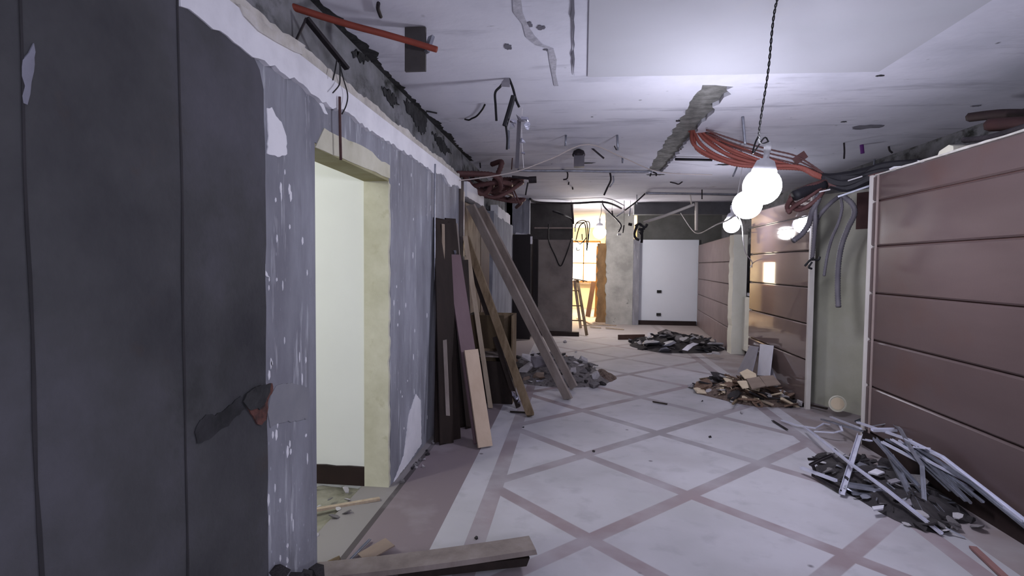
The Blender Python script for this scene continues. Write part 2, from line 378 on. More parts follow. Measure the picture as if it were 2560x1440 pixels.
def rough_(poly, amp=.0045, step=.014):
    o = []
    for i, p in enumerate(poly):
        q = poly[(i+1) % len(poly)]; L_ = math.hypot(q[0]-p[0], q[1]-p[1]); n = max(1, min(14, int(L_/step)))
        for k in range(n):
            x = p[0]+(q[0]-p[0])*k/n; y = p[1]+(q[1]-p[1])*k/n
            a = min(amp, L_*.25) if k else 0
            o.append((x+a*1.6*noise.noise(Vector((x*61, y*61, 1))), y+a*1.6*noise.noise(Vector((x*57, y*57, 9)))))
    return o
def XW(x): return lambda u, v: Vector((x, u, v))     # u=Y, v=Z on a side wall
def YW(y): return lambda u, v: Vector((u, y, v))
def ZW(z): return lambda u, v: Vector((u, v, z))
def hull(pts):
    bm = bmesh.new()
    for p in pts: bm.verts.new(p)
    g = bmesh.ops.convex_hull(bm, input=bm.verts)
    loose = [v for v in bm.verts if not v.link_faces]
    bmesh.ops.delete(bm, geom=loose, context='VERTS')
    return bm

# ================================================================== SETTING
ZC = 2.85
struct('floor', B_((-1.40, -2.0, -0.12), (4.2, 21, 0)), 'floor')
bm = bmesh.new()   # broken screed of the side room, a little lower and uneven
N = 46; gv = {}
for i in range(N+1):
    for j in range(N+1):
        x = -4.2+2.8*i/N; y = -0.2+3.75*j/N
        gv[i, j] = bm.verts.new((x, y, -0.03+0.022*noise.noise(Vector((x*4, y*4, 0)))+0.012*noise.noise(Vector((x*14, y*14, 3)))))
for i in range(N):
    for j in range(N): bm.faces.new((gv[i, j], gv[i+1, j], gv[i+1, j+1], gv[i, j+1]))
struct('floor_side_room', bm, 'rubble_floor')

# ceiling plaster with the chased channel cut through it, slab above
chan = (rag((0.93, 4.22), (1.17, 4.28), 3, .01, 1)+rag((1.17, 4.28), (1.235, 8.1), 44, .018, 2)
        + rag((1.235, 8.1), (1.0, 8.05), 3, .01, 3)+rag((1.0, 8.05), (0.93, 4.22), 44, .02, 4))
struct('ceiling', plate([(-1.37, -2), (4.2, -2), (4.2, 21), (-1.37, 21)], (0, 0, .035), ZW(ZC), [chan]), 'ceiling')
struct('ceiling_slab', B_((-4.3, -2, ZC+.036), (4.2, 21, ZC+.2)), 'concrete')
bm = plate([(-.025, -1.9)]+rag((2.05, -1.9), (2.05, 4.02), 20, .003, 5)+rag((2.05, 4.02), (-.025, 3.95), 20, .003, 6), (0, 0, .008), ZW(ZC-.008))
struct('ceiling_board', bm, 'ceiling_smooth')
struct('ceiling_side_room', B_((-4.3, -0.3, 2.6), (-1.39, 3.52, 2.66)), 'room_white')

# left wall, near run with the doorway
jam = rag((3.506, 0), (3.506, 2.07), 34, .004, 11)
outl = [(-2, -.03), (2.45, -.03), (2.45, 2.068)]+[(3.47, 2.07)]+jam[::-1]+[(3.506, -.03), (5.66, -.03), (5.66, 2.36), (-2, 2.36)]
wl = struct('wall_left', plate(outl, (-.15, 0, 0), XW(-1.216)), 'putty')
struct('wall_left_upper', B_((-1.5, -2, 2.36), (-1.36, 10.9, ZC+.02)), 'upper_wall')
# dark render coat over the near end, with the broken-out hole
edge = [(2.005, -.02), (2.0, .4)]+rag((2.0, .4), (2.005, 2.12), 22, .006, 13)+[(2.0, 2.17), (1.975, 2.235), (1.93, 2.275), (1.87, 2.315), (1.80, 2.36), (1.735, 2.40), (1.67, 2.47), (1.62, 2.6), (1.6, ZC)]
def wp(px, py, x=-1.198):
    p = at(px, py, 'x', x); return (p.y, p.z)
hol = [wp(*p) for p in ((608, 1004), (618, 985), (640, 968), (662, 962), (678, 958), (680, 975), (668, 1000), (666, 1030), (664, 1048), (652, 1062), (640, 1060), (630, 1040), (616, 1018))]
dp = [(-2, -.02)]+edge+[(-2, ZC)]
# the hole crosses the coat's edge, so it is cut as a notch
ns = [p for p in edge if p[1] < hol[-3][1]-.02]
struct('wall_left_render', plate([(-2, -.02)]+edge+[(-2, ZC)], (-.017, 0, 0), XW(-1.198), []), 'dark_plaster', None)
bm = plate(rough_(hol), (-.006, 0, 0), XW(-1.1925))
struct('broken_brick', bm, 'brick', wl)
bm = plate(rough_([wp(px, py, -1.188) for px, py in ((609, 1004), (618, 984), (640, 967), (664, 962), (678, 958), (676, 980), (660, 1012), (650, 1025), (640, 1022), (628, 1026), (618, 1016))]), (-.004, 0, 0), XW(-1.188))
struct('hole_shade_patch', bm, 'soot_and_shade', wl)  # dark plate painted in for the shade inside the hole
bm = plate(rough_([wp(px, py, -1.197) for px, py in ((492, 1108), (486, 1080), (500, 1050), (530, 1035), (560, 1025), (600, 990), (608, 1004), (612, 1022), (590, 1040), (570, 1065), (545, 1078), (520, 1100))], .008), (-.004, 0, 0), XW(-1.1945))
struct('chased_patch', bm, mat('chased_filler', [(38, 38, 40), (58, 58, 62)], (9, 9, 9), 1, .5, 30), wl)
bm = plate(rough_([wp(px, py, -1.214) for px, py in ((690, 965), (720, 958), (752, 962), (772, 970), (775, 1010), (768, 1045), (745, 1052), (715, 1054), (690, 1060), (676, 1070), (668, 1030), (676, 990))]), (-.004, 0, 0), XW(-1.2125))
struct('filler_patch', bm, mat('smooth_filler', [(128, 128, 136), (138, 138, 145)], (6, 6, 6), .95, .1, 30), wl)
# vertical seams in the dark render
for sx_, w_ in ((455, .006), (70, .006)):
    pts = []
    for k in range(26):
        z = -.02+2.85*k/25; y0 = at(sx_, 600, 'x', -1.197).y+.012*noise.noise(Vector((z*2, sx_, 0)))+(.02 if sx_ == 70 else .005)*(1.6-z)*.25
        pts.append((y0, z, w_*(.5+.8*abs(noise.noise(Vector((z*3, sx_, 5)))))))
    outline = [(y-w, z) for y, z, w in pts]+[(y+w, z) for y, z, w in pts[::-1]]
    struct('render_seam', plate(outline, (-.004, 0, 0), XW(-1.1955)), mat('seam_%d' % sx_, [(46, 45, 48), (58, 56, 60)], (9, 9, 3), 1, .4, 30), wl)
for poly in (((84, 108), (88, 130), (84, 180), (78, 205), (75, 235), (68, 262), (58, 258), (55, 240), (62, 215), (54, 190), (56, 150), (72, 132)), ((560, 36), (570, 38), (572, 48), (564, 50)), ((590, 52), (600, 56), (598, 64), (590, 60))):
    q = [wp(px, py, -1.196) for px, py in poly]
    struct('render_scar', plate(rough_(q), (-.003, 0, 0), XW(-1.195)), mat('scar_%d' % poly[0][0], [(116, 116, 128), (132, 132, 146)], (9, 9, 9), .95, .3, 30), wl)
# white plaster chips and patches left on the grey wall
for k, poly in enumerate((
    ((668, 270), (680, 268), (690, 290), (704, 305), (716, 340), (718, 385), (700, 392), (682, 388), (668, 384), (672, 340)),
    ((788, 225), (800, 250), (812, 268), (820, 286), (812, 284), (800, 262), (790, 245)),
    ((644, 655), (656, 650), (664, 660), (664, 676), (676, 694), (668, 692), (656, 682), (646, 676)),
    ((985, 1205), (1010, 1140), (1022, 1040), (1040, 985), (1052, 1000), (1054, 1110), (1020, 1160)))):
    q = [wp(px, py, -1.212) for px, py in poly]
    struct('plaster_scar', plate(rough_(q, .007), (-.004, 0, 0), XW(-1.212)), 'white_plaster', wl)
for k in range(70):
    px = R.choice([R.uniform(668, 770), R.uniform(668, 770), R.uniform(985, 1080)]); py = R.uniform(420, 1400) if px > 900 else R.uniform(430, 1430)
    y, z = wp(px, py, -1.213)
    if z < .03 or z > 2.2 or y < 2.02 or 2.43 < y < 3.51: continue
    h_ = R.uniform(.008, .03); b_ = R.uniform(.003, .009)
    q = [(y-b_, z), (y-b_*.3, z-h_), (y+b_, z-h_*.4), (y+b_*.8, z+h_*.7), (y-b_*.2, z+h_)]
    struct('plaster_chip', plate(q, (-.003, 0, 0), XW(-1.2135)), 'white_plaster', wl)
# white band, torn board edge above it
def edgeline(y0, y1, z, amp, n, seed, dz=0):
    rr = random.Random(seed); o = []
    for i in range(n+1):
        y = y0+(y1-y0)*i/n; o.append((y, z+dz*i/n+amp*(noise.noise(Vector((y*3, seed, 0)))*1.6+rr.uniform(-.35, .35))))
    return o
lo = edgeline(1.55, 5.66, 2.275, .030, 110, 21, .02)
struct('trim_1', plate(lo+[(5.66, 2.405), (1.55, 2.405)], (-.17, 0, 0), XW(-1.192)), 'white_plaster')
hi = edgeline(1.4, 5.62, 2.452, .020, 110, 22)
fl_ = [wp(px, py, -1.19) for px, py in ((596, 0), (640, 30), (676, 72), (722, 84), (764, 112), (758, 132), (744, 140), (700, 120), (650, 90), (610, 40))] if False else None
struct('trim_2', plate([(1.4, 2.40)]+[(5.62, 2.395)]+hi[::-1], (-.16, 0, 0), XW(-1.200)), 'torn_board')
struct('torn_flap', plate([wp(px, py, -1.185) for px, py in ((600, 10), (640, 38), (680, 74), (722, 86), (764, 114), (756, 136), (738, 130), (690, 104), (648, 78), (612, 40))], (-.012, 0, 0), XW(-1.185)), 'torn_board', wl)
for poly in (((880, 130), (905, 132), (936, 146), (930, 156), (900, 154), (885, 146)), ((1010, 250), (1040, 262), (1062, 268), (1068, 300), (1066, 330), (1050, 330), (1036, 300), (1018, 280)), ((955, 215), (985, 235), (1000, 262), (980, 262), (962, 240)), ((1080, 330), (1110, 352), (1130, 385), (1105, 380), (1090, 350))):
    struct('soot_patch', plate(rough_([wp(px, py, -1.352) for px, py in poly], .03, .02), (-.006, 0, 0), XW(-1.352)), 'soot_and_shade', wl)
for (a, b_) in ((6.05, 7.2), (8.55, 10.2)):
    lo = edgeline(a, b_, 2.27, .02, 16, int(a*10)); hi = edgeline(a, b_, 2.44, .02, 16, int(a*10)+1)
    struct('trim_3', plate(lo+hi[::-1], (-.12, 0, 0), XW(-1.205)), 'white_plaster')
# doorway reveals
jr = rag((-1.2165, 0), (-1.2165, 2.06), 44, .004, 31)
struct('door_1', plate([(-1.385, -.02), (-1.222, -.02)]+jr+[(-1.222, 2.06), (-1.385, 2.06)], (0, .032, 0), YW(3.472)), 'cream')
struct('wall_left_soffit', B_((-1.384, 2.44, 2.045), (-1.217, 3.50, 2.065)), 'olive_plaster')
sc = rag((2.45, 2.045), (3.49, 2.065), 12, .004, 33)+[(3.49, 2.065)]+rag((3.49, 2.15), (3.0, 2.175), 6, .008, 34)+rag((3.0, 2.175), (2.45, 2.15), 7, .006, 35)
struct('lintel_scar', plate(sc, (-.006, 0, 0), XW(-1.2115)), 'cream', wl)
# side room shell
struct('wall_side_room_far', B_((-4.3, 3.492, -.1), (-1.38, 3.60, 2.7)), 'room_white')
struct('wall_side_room_left', B_((-4.3, -.3, -.1), (-4.2, 3.6, 2.7)), 'room_white')
struct('wall_side_room_back', B_((-4.3, -.4, -.1), (-1.36, -.3, 2.7)), 'room_white')
bm = plate([(-4.2, .0), (-1.388, .0)]+[(-1.388, .128)]+rag((-1.388, .128), (-4.2, .128), 30, .003, 36), (0, -.018, 0), YW(3.49))
struct('baseboard_side_room', bm, 'skirting')

# left wall beyond the near run
struct('wall_left_far', B_((-1.50, 5.66, -.02), (-1.36, 10.95, 2.37)), 'upper_wall')
struct('wall_left_pier', plate([(7.95, -.02), (10.72, -.02), (10.72, 2.28)]+rag((10.72, 2.28), (7.95, 2.30), 12, .015, 41), (-.15, 0, 0), XW(-1.21)), 'putty')
struct('wall_left_end', B_((-1.5, 10.95, 2.14), (-.90, 11.15, ZC+.02)), 'putty')
struct('trim_4', plate(rag((-1.2, 2.10), (-.92, 2.06), 8, .006, 44)+[(-.92, 2.08)]+rag((-.92, 2.12), (-1.2, 2.16), 8, .008, 45), (0, -.03, 0), YW(10.94)), 'white_plaster')
# left end wall block and darker head above it
struct('wall_far_left', B_((-4.3, 11.70, -.02), (-.02, 14.2, 2.055)), 'dark_wall')
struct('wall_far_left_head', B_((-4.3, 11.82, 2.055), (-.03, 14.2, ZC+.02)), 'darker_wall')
struct('baseboard_far_left', B_((-.72, 11.56, 0), (.13, 11.70, .09)), 'skirting')
struct('trim_5', B_((-.86, 11.8, 2.30), (-.05, 11.83, 2.33)), 'grey_plank')
struct('wall_left_return', B_((-4.3, 10.95, -.02), (-1.25, 11.72, ZC+.02)), 'dark_wall')
# concrete end wall, brown torn jamb, white panel bay
struct('wall_far', plate([(.84, -.02), (1.52, -.02), (1.52, ZC+.02), (.80, ZC+.02), (.82, 2.2)]+rag((.82, 2.2), (.84, -.02), 26, .018, 51), (0, .22, 0), YW(14.2)), 'far_concrete')
struct('wall_far_jamb', plate([(.60, -.02), (.9, -.02), (.9, 2.12)]+rag((.9, 2.12), (.62, 2.10), 3, .01, 52)+rag((.62, 2.10), (.64, -.02), 26, .03, 53), (0, .3, 0), YW(14.6)), 'warm_brown')
struct('wall_far_jamb_side', B_((1.51, 14.12, -.02), (1.66, 14.5, 2.20)), 'putty')
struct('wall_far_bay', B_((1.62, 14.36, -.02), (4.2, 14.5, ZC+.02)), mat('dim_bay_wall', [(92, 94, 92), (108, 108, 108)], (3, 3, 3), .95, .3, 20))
wpn = struct('wall_far_panel', B_((1.665, 14.30, .02), (3.16, 14.36, 2.19)), 'white_panel')
for z in (.86, .27):
    x0 = 2.19
    struct('socket_hole', B_((x0-.055, 14.27, z-.035), (x0+.055, 14.31, z+.035)), 'soot_and_shade', wpn)  # black block stands for the shade inside each socket hole
struct('baseboard_far', B_((1.55, 14.22, 0), (3.12, 14.30, .11)), 'skirting')
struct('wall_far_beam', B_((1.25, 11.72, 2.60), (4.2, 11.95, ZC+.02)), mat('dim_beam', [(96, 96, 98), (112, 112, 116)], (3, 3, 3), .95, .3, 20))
# right side, far to near
def slab2(a, b_, z0, z1, t):   # wall standing on the line a-b, thickness t behind
    a, b_ = Vector(a), Vector(b_); d = (b_-a).normalized(); n = Vector((d.y, -d.x))
    bm = bmesh.new()
    q = [a, b_, b_+n*t, a+n*t]; lo_ = [bm.verts.new((p.x, p.y, z0)) for p in q]; hi_ = [bm.verts.new((p.x, p.y, z1)) for p in q]
    bm.faces.new(lo_); bm.faces.new(hi_)
    for i in range(4): bm.faces.new((lo_[i], lo_[(i+1) % 4], hi_[(i+1) % 4], hi_[i]))
    return bm
def cladding(a, b_, zs, gap, t=.03):
    """horizontal boards with open chamfered joints on a line a-b (front side is left of b->a)"""
    a, b_ = Vector(a), Vector(b_); d = (b_-a).normalized(); n = Vector((d.y, -d.x)); bm = bmesh.new()
    ch = .012
    for z0, z1 in zip(zs, zs[1:]):
        z0 += gap/2; z1 -= gap/2
        prof = [(t, z0), (ch, z0), (0, z0+ch), (0, z1-ch), (ch, z1), (t, z1)]
        r0 = [bm.verts.new((a.x+n.x*o, a.y+n.y*o, z)) for o, z in prof]; r1 = [bm.verts.new((b_.x+n.x*o, b_.y+n.y*o, z)) for o, z in prof]
        for i in range(6): bm.faces.new((r0[i], r0[(i+1) % 6], r1[(i+1) % 6], r1[i]))
        bm.faces.new(r0); bm.faces.new(r1)
    return bm
ZS = [.125, .512, .903, 1.294, 1.684, 2.06, 2.275]
struct('wall_right', cladding((2.482, -2.0), (2.482, 4.90), ZS[::-1][::-1], .008), 'laminate')
struct('wall_right_backing', B_((2.513, -2, -.02), (2.60, 4.89, 2.26)), mat('joint_backing_board', [(96, 70, 66)], rough=.9, bump=0))  # plain brown board behind the open joints
struct('baseboard_right', B_((2.462, -2, 0), (2.50, 4.88, .122)), 'skirting')
struct('trim_6', B_((2.470, 4.885, 0), (2.512, 4.925, 2.28)), 'pale_trim')
struct('trim_7', B_((2.473, 4.80, .12), (2.484, 4.815, 2.27)), mat('pinkish_trim_line', [(158, 142, 138)], rough=.6, bump=0))  # second upright line beside the end trim, pinkish
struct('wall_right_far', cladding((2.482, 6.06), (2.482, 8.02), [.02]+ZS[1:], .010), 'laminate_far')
struct('wall_right_far_backing', B_((2.513, 6.075, -.02), (2.522, 8.0, 2.26)), 'darker_wall')
struct('trim_8', B_((2.468, 6.025, 0), (2.515, 6.065, 2.28)), 'pale_trim')
struct('wall_right_pier', slab2((2.60, 6.46), (3.0, 5.70), -.02, 2.30, -.12), 'green_plaster')
pier_rec = slab2((2.870, 5.945), (2.945, 5.80), 1.90, 2.27, .006)
struct('wall_right_recess', pier_rec, mat('brown_hatch', [(72, 52, 50), (86, 62, 60)], (6, 6, 6), .7, .1, 30))
struct('wall_right_column', plate([(2.72, -.02), (2.95, -.02), (2.95, 2.06)]+rag((2.95, 2.06), (2.72, 2.06), 3, .01, 61)+rag((2.72, 2.06), (2.72, -.02), 20, .008, 62), (0, .25, 0), YW(9.70)), 'column')
struct('wall_right_end', cladding((2.735, 9.92), (3.14, 14.25), [.0, .42, .81, 1.2, 1.6, 2.06], .008), mat('dull_far_boards', [(124, 108, 108), (138, 122, 122)], (3, 3, 3), .45, .05, 30))
struct('wall_right_outer', B_((3.72, -2, -.02), (3.85, 14.4, ZC+.02)), 'upper_wall')
struct('wall_right_mid', B_((3.08, 5.6, -.02), (3.2, 9.95, 2.2)), 'green_plaster')
struct('wall_right_ledge', B_((2.93, 8.6, 1.02), (3.08, 9.6, 1.07)), 'white_plaster')
struct('wall_right_box', B_((2.88, 8.7, .10), (3.08, 9.65, 1.0)), 'column')
struct('wall_back', B_((-1.36, -2.1, -.02), (3.8, -2.0, ZC+.02)), 'upper_wall')
# bright room beyond
struct('wall_room_back', B_((-3, 19.6, -.02), (4.2, 19.8, ZC+.02)), 'warm_room')
struct('wall_room_left', B_((-1.6, 14.2, -.02), (-1.5, 19.6, ZC+.02)), mat('dull_room_brick', [(88, 76, 66), (104, 90, 78)], (4, 4, 4), .95, .4, 20))
struct('wall_room_right', B_((2.6, 14.5, -.02), (2.7, 19.6, ZC+.02)), 'warm_room')
wd = struct('window_1', B_((-.25, 19.56, .95), (.92, 19.60, 2.35)), 'day')
for a, b_ in (((-.25, .92), (.9, .97)), ((-.25, .92), (2.33, 2.40)), ((-.25, .92), (1.58, 1.62))):
    struct('window_frame', B_((a[0], 19.5, b_[0]), (a[1], 19.56, b_[1])), 'warm_wood', wd)
for x in (-.27, .32, .90): struct('window_frame', B_((x, 19.5, .92), (x+.04, 19.56, 2.38)), 'warm_wood', wd)
struct('window_sill', B_((-.3, 19.3, .86), (.95, 19.6, .91)), 'grey_plank', wd)
w2 = struct('window_2', B_((-1.50, 18.2, .95), (-1.485, 19.4, 1.68)), 'day')
for a, b_ in (((18.14, .89), (19.46, .95)), ((18.14, 1.68), (19.46, 1.74)), ((18.14, .95), (18.20, 1.68)), ((19.40, .95), (19.46, 1.68))):
    struct('window_frame', B_((-1.50, a[0], a[1]), (-1.46, b_[0], b_[1])), 'warm_wood', w2)
# mould and soot along the left slab junction; patches on the slab
rr = random.Random(5); o1 = []; o2 = []
for i in range(140):
    y = 1.8+5.2*i/139
    o1.append((-1.37, y)); o2.append((-1.325+.14*abs(noise.noise(Vector((y*1.3, 1, 0))))*2*(.6+abs(noise.noise(Vector((y*6, 2, 0)))))+.03*noise.noise(Vector((y*19, 4, 0))), y))
struct('mould_strip', plate(o1+o2[::-1], (0, 0, .004), ZW(ZC-.003)), 'soot_and_shade', bpy.data.objects['ceiling'])
for (px, py, rx, ry, sd) in ((905, 145, .11, .05, 1), (2165, 318, .14, .10, 2), (2110, 305, .03, .02, 8), (1810, 412, .12, .06, 3), (1470, 408, .10, .05, 4), (1370, 125, .03, .02, 5), (2200, 190, .03, .02, 6), (2440, 265, .05, .03, 7), (1640, 437, .16, .05, 9), (1352, 70, .03, .03, 10), (1322, 62, .025, .04, 11), (1270, 118, .025, .06, 12)):
    p = at(px, py, 'z', ZC-.004); rr = random.Random(sd); q = []
    for k in range(16):
        a = 2*PI*k/16; f_ = rr.uniform(.6, 1.1); q.append((p.x+rx*f_*math.cos(a), p.y+ry*f_*math.sin(a)))
    struct('ceiling_stain', plate(q, (0, 0, .003), ZW(ZC-.004)), 'soot_and_shade' if sd in (1, 3, 4, 9, 8, 6) else mat('grey_scuff_%d' % sd, [(96, 94, 104), (124, 122, 132)], (9, 9, 9), 1, .3, 30), bpy.data.objects['ceiling'])
# broken plaster crack beside the smooth board
prev = None; pts = [at(px, py, 'z', ZC-.004) for px, py in ((1288, 0), (1296, 30), (1312, 60), (1325, 92), (1345, 112), (1378, 122), (1384, 150), (1384, 185), (1390, 215))]
q1 = [(p.x-.012-.02*rr.random(), p.y) for p in pts]; q2 = [(p.x+.012+.02*rr.random(), p.y) for p in pts]
struct('ceiling_crack', plate(q1+q2[::-1], (0, 0, .003), ZW(ZC-.0045)), mat('crack_grey', [(164, 162, 172), (190, 188, 198)], (20, 20, 20), 1, .6, 40), bpy.data.objects['ceiling'])
bm = bmesh.new(); p0 = at(1434, 0, 'z', ZC-.01); p1 = at(1434, 190, 'z', ZC-.01)
q = [(p0.x-.008, p0.y-1)]+rag((p0.x-.008, p0.y), (p1.x-.006, p1.y), 14, .004, 71)+rag((p1.x+.004, p1.y), (p0.x+.006, p0.y), 14, .003, 72)
struct('ceiling_joint', plate(q, (0, 0, .003), ZW(ZC-.0105)), mat('joint_grey', [(104, 102, 112)], rough=1, bump=0), bpy.data.objects['ceiling'])
bm.free()

# ================================================================== BULBS
def bulb(name, loc, r, m, label, group=None, axis=(0, 0, 1)):
    t = thing(name, loc, label, 'lamp'); L0 = Vector(loc); ax = Vector(axis).normalized()
    bm = bmesh.new(); prof = []
    for k in range(13):
        a = -PI/2+PI*.78*k/12; prof.append((r*math.cos(a), r*math.sin(a)))
    lathe(bm, prof, L0, ax, 28); obj('glass', bm, m, t, smooth=True)
    a = -PI/2+PI*.78; rc = r*math.cos(a); hc = r*math.sin(a)
    bm = bmesh.new(); lathe(bm, [(rc*.98, hc-.002), (rc*1.02, hc+.01), (rc*.7, hc+r*.6), (.018, hc+r*.75), (.018, hc+r*.75+.035), (.022, hc+r*.75+.04), (.022, hc+r*.75+.09), (.01, hc+r*.75+.10)], L0, ax, 20)
    h_ = obj('socket', bm, 'bulb_base', t, smooth=True); h_['label'] = 'white bulb socket'
    return t, L0+ax*(hc+r*.75+.1)
b1 = at(1905, 466, 'y', 3.7); b1b = at(1868, 512, 'y', 3.72)
t1, e1 = bulb('light_bulb', b1, .118, M['bulb'], 'large glowing bulb hanging from the twisted wire, upper of the two side by side', axis=(.05, -.2, 1))
t2_, e2 = bulb('light_bulb', b1b, .092, M['bulb'], 'smaller glowing bulb just below left of the largest bulb', axis=(.35, -.25, .8))
b2 = at(1829, 562, 'y', 7.4)
t3_, e3 = bulb('light_bulb', b2, .105, M['bulb_mid'], 'round glowing bulb before the cream column, below the largest bulb', axis=(0, 0, 1))
b3 = at(1499, 581, 'y', 12.0)
t4_, e4 = bulb('light_bulb', b3, .14, M['bulb_far'], 'glowing bulb hanging at the bright far doorway', axis=(0, 0, 1))
# twisted hanging wire
top = Vector((1.0, 2.62, ZC)); bm = bmesh.new()
k1 = at(1943, 0, 'y', 2.86); k2 = at(1897, 345, 'y', 3.45)
path = smooth_path([top, k1, at(1920, 180, 'y', 3.12), k2, e1], 30)
for ph in (0, PI):
    q = []
    for i, p in enumerate(path):
        a = i*1.05+ph; q.append(p+Vector((math.cos(a), math.sin(a), 0))*.0042)
    tube(bm, q, .0032, 5, smooth=False)
tag(obj('twisted_wire', bm, 'wire'), 'black twisted two-core wire dropping from the ceiling to the largest bulb', 'wire')
bm = bmesh.new(); tube(bm, [k2+Vector((0, 0, .015)), k2+Vector((-.02, 0, -.03)), k2+Vector((-.03, 0, -.09)), e1+Vector((-.02, .02, .03)), e1], .005, 6)
tag(obj('wire_knot', bm, 'wire'), 'black knotted loop of wire just above the largest bulb', 'wire')
bm = bmesh.new(); tube(bm, [e2, e1], .006, 6); tag(obj('bulb_link_cord', bm, 'cord'), 'short cord joining the two brightest bulbs', 'cord')
bm = bmesh.new(); tube(bm, [e2, at(1840, 535, 'y', 4.2), at(1790, 562, 'y', 7), at(1738, 582, 'y', 10.5), Vector((2.2, 11.7, 2.62))], .008, 6)
tag(obj('slack_cord', bm, 'cord'), 'pale cord sagging from the largest bulbs toward the far beam', 'cord')
bm = bmesh.new(); tube(bm, [e3, b2+Vector((.12, 0, .03)), at(1858, 600, 'y', 7.4), at(1864, 632, 'y', 7.6), at(1880, 655, 'y', 7.9), Vector((2.47, 7.98, 1.5))], .006, 6)
tag(obj('loose_cable', bm, 'cord'), 'white cord curling down right of the bulb by the cream column', 'cord')
bm = bmesh.new(); tube(bm, [e3, at(1838, 520, 'y', 7.4), at(1845, 480, 'y', 7.38), Vector((2.15, 7.35, ZC))], .005, 6)
tag(obj('bulb_drop_cord', bm, 'cord'), 'thin cord above the bulb by the cream column', 'cord')
bm = bmesh.new(); tube(bm, [e4, e4+Vector((.03, 0, .15)), Vector((e4.x+.02, 12, ZC))], .006, 6)
tag(obj('bulb_drop_cord', bm, 'wire'), 'short wire above the bulb at the far doorway', 'cord')
# rope across the hall
rp = [at(1148, 451, 'x', -1.19), at(1200, 445, 'y', 5.8), at(1290, 429, 'y', 5.9), at(1380, 396, 'y', 6.0), at(1468, 361, 'y', 6.05), at(1560, 395, 'y', 6.4), at(1650, 430, 'y', 7.0), at(1780, 437, 'y', 7.6)]
bm = bmesh.new(); tube(bm, rp, .006, 6, n=5); tag(obj('rope', bm, 'twine'), 'pale rope strung from the left wall over the ceiling junction box', 'rope')

# ================================================================== CEILING HARDWARE
# orange pipe and its hanger block
bm = bmesh.new(); tube(bm, [at(560, -60, 'z', 2.74), at(690, 2, 'z', 2.74), at(850, 55, 'z', 2.73), at(960, 85, 'z', 2.72), at(1040, 108, 'z', 2.71), at(1092, 124, 'z', 2.70)], .017, 12)
tag(obj('orange_pipe', bm, 'orange_pipe', smooth=True), 'straight orange pipe running under the ceiling through a grey block', 'pipe')
c0 = at(1036, 120, 'z', 2.72)
th = t = thing('hanger_block', (c0.x, c0.y+.03, 2.61), 'dark grey hanger block on the ceiling behind the orange pipe end', 'bracket')
t = obj('plate', B_((c0.x-.062, c0.y+.018, 2.60), (c0.x+.058, c0.y+.04, 2.845)), mat('block_grey', [(70, 66, 66), (84, 80, 80)], (6, 6, 6), .8, .2, 30), t)
bm = bmesh.new(); beam(bm, (c0.x+.062, c0.y+.02, 2.70), (c0.x+.085, c0.y+.05, 2.80), .04, .02); obj('clip', bm, 'metal_grey', t)
# black angled bracket on the left wall head with hanging wires
t = thing('angle_bracket', (-1.3, 2.4, 2.45), 'black angled bracket with frayed wires over the doorway wall', 'bracket')
a0 = at(766, 46, 'x', -1.30); a1 = at(868, 172, 'x', -1.20); a2 = at(738, 105, 'x', -1.35)
bm = bmesh.new(); beam(bm, a0, a1, .03, .016); obj('arm', bm, 'metal_dark', t)
bm = bmesh.new(); beam(bm, a0, a2, .014, .008); obj('brace', bm, 'metal_dark', t)
for pts in (((842, 150), (838, 175), (832, 200)), ((850, 160), (850, 190), (848, 212), (832, 232)), ((848, 155), (858, 195), (869, 235), (866, 262), (855, 285))):
    bm = bmesh.new(); tube(bm, [at(px, py, 'x', -1.17) for px, py in pts], .0035, 5); obj('wire', bm, 'wire', t)
def rod(name, pts, r, m, label, cat='rod', group=None, **k):
    bm = bmesh.new(); tube(bm, pts, r, 7, **k); return tag(obj(name, bm, m, smooth=True), label, cat, group)
rod('steel_rod', [at(849, 242, 'x', -1.18), at(850, 320, 'x', -1.18), at(852, 400, 'x', -1.18)], .007, 'rust', 'rusty vertical rod hanging in front of the doorway lintel')
rod('steel_rod', [at(1088, 410, 'x', -1.185), at(1087, 520, 'x', -1.185), at(1087, 700, 'x', -1.185)], .007, 'metal_grey', 'thin grey rod running down the left wall behind the leaning boards')
# big torn cable tangle hanging from the ceiling
t = thing('cable_tangle', tuple(at(1268, 195, 'z', ZC)), 'torn black and foil cable tangle hanging from the ceiling centre left', 'cable')
Yc = 3.95
def pp(l, y=Yc): return [at(px, py, 'y', y) for px, py in l]
bm = bmesh.new(); tube(bm, pp([(1268, 192), (1252, 215), (1238, 232), (1239, 265), (1241, 302)]), .009, 7); obj('strap', bm, 'wire', t)
bm = bmesh.new(); tube(bm, pp([(1272, 195), (1282, 220), (1290, 250), (1298, 268)]), .009, 7); obj('strap', bm, 'wire', t)
bm = bmesh.new(); tube(bm, pp([(1284, 240), (1274, 275), (1262, 315)]), .020, 8); obj('sleeve', bm, 'hose_dark', t)
bm = bmesh.new(); tube(bm, pp([(1264, 310), (1268, 345), (1267, 374)]), .008, 7); obj('strap', bm, 'wire', t)
bm = bmesh.new(); beam(bm, *pp([(1298, 300), (1292, 420)], Yc+.03), .028, .004, (0, 1, 0)); obj('strip', bm, 'hose_grey', t)
bm = bmesh.new(); beam(bm, *pp([(1272, 325), (1272, 372)], Yc+.04), .016, .004, (0, 1, 0)); obj('strip', bm, 'metal_grey', t)
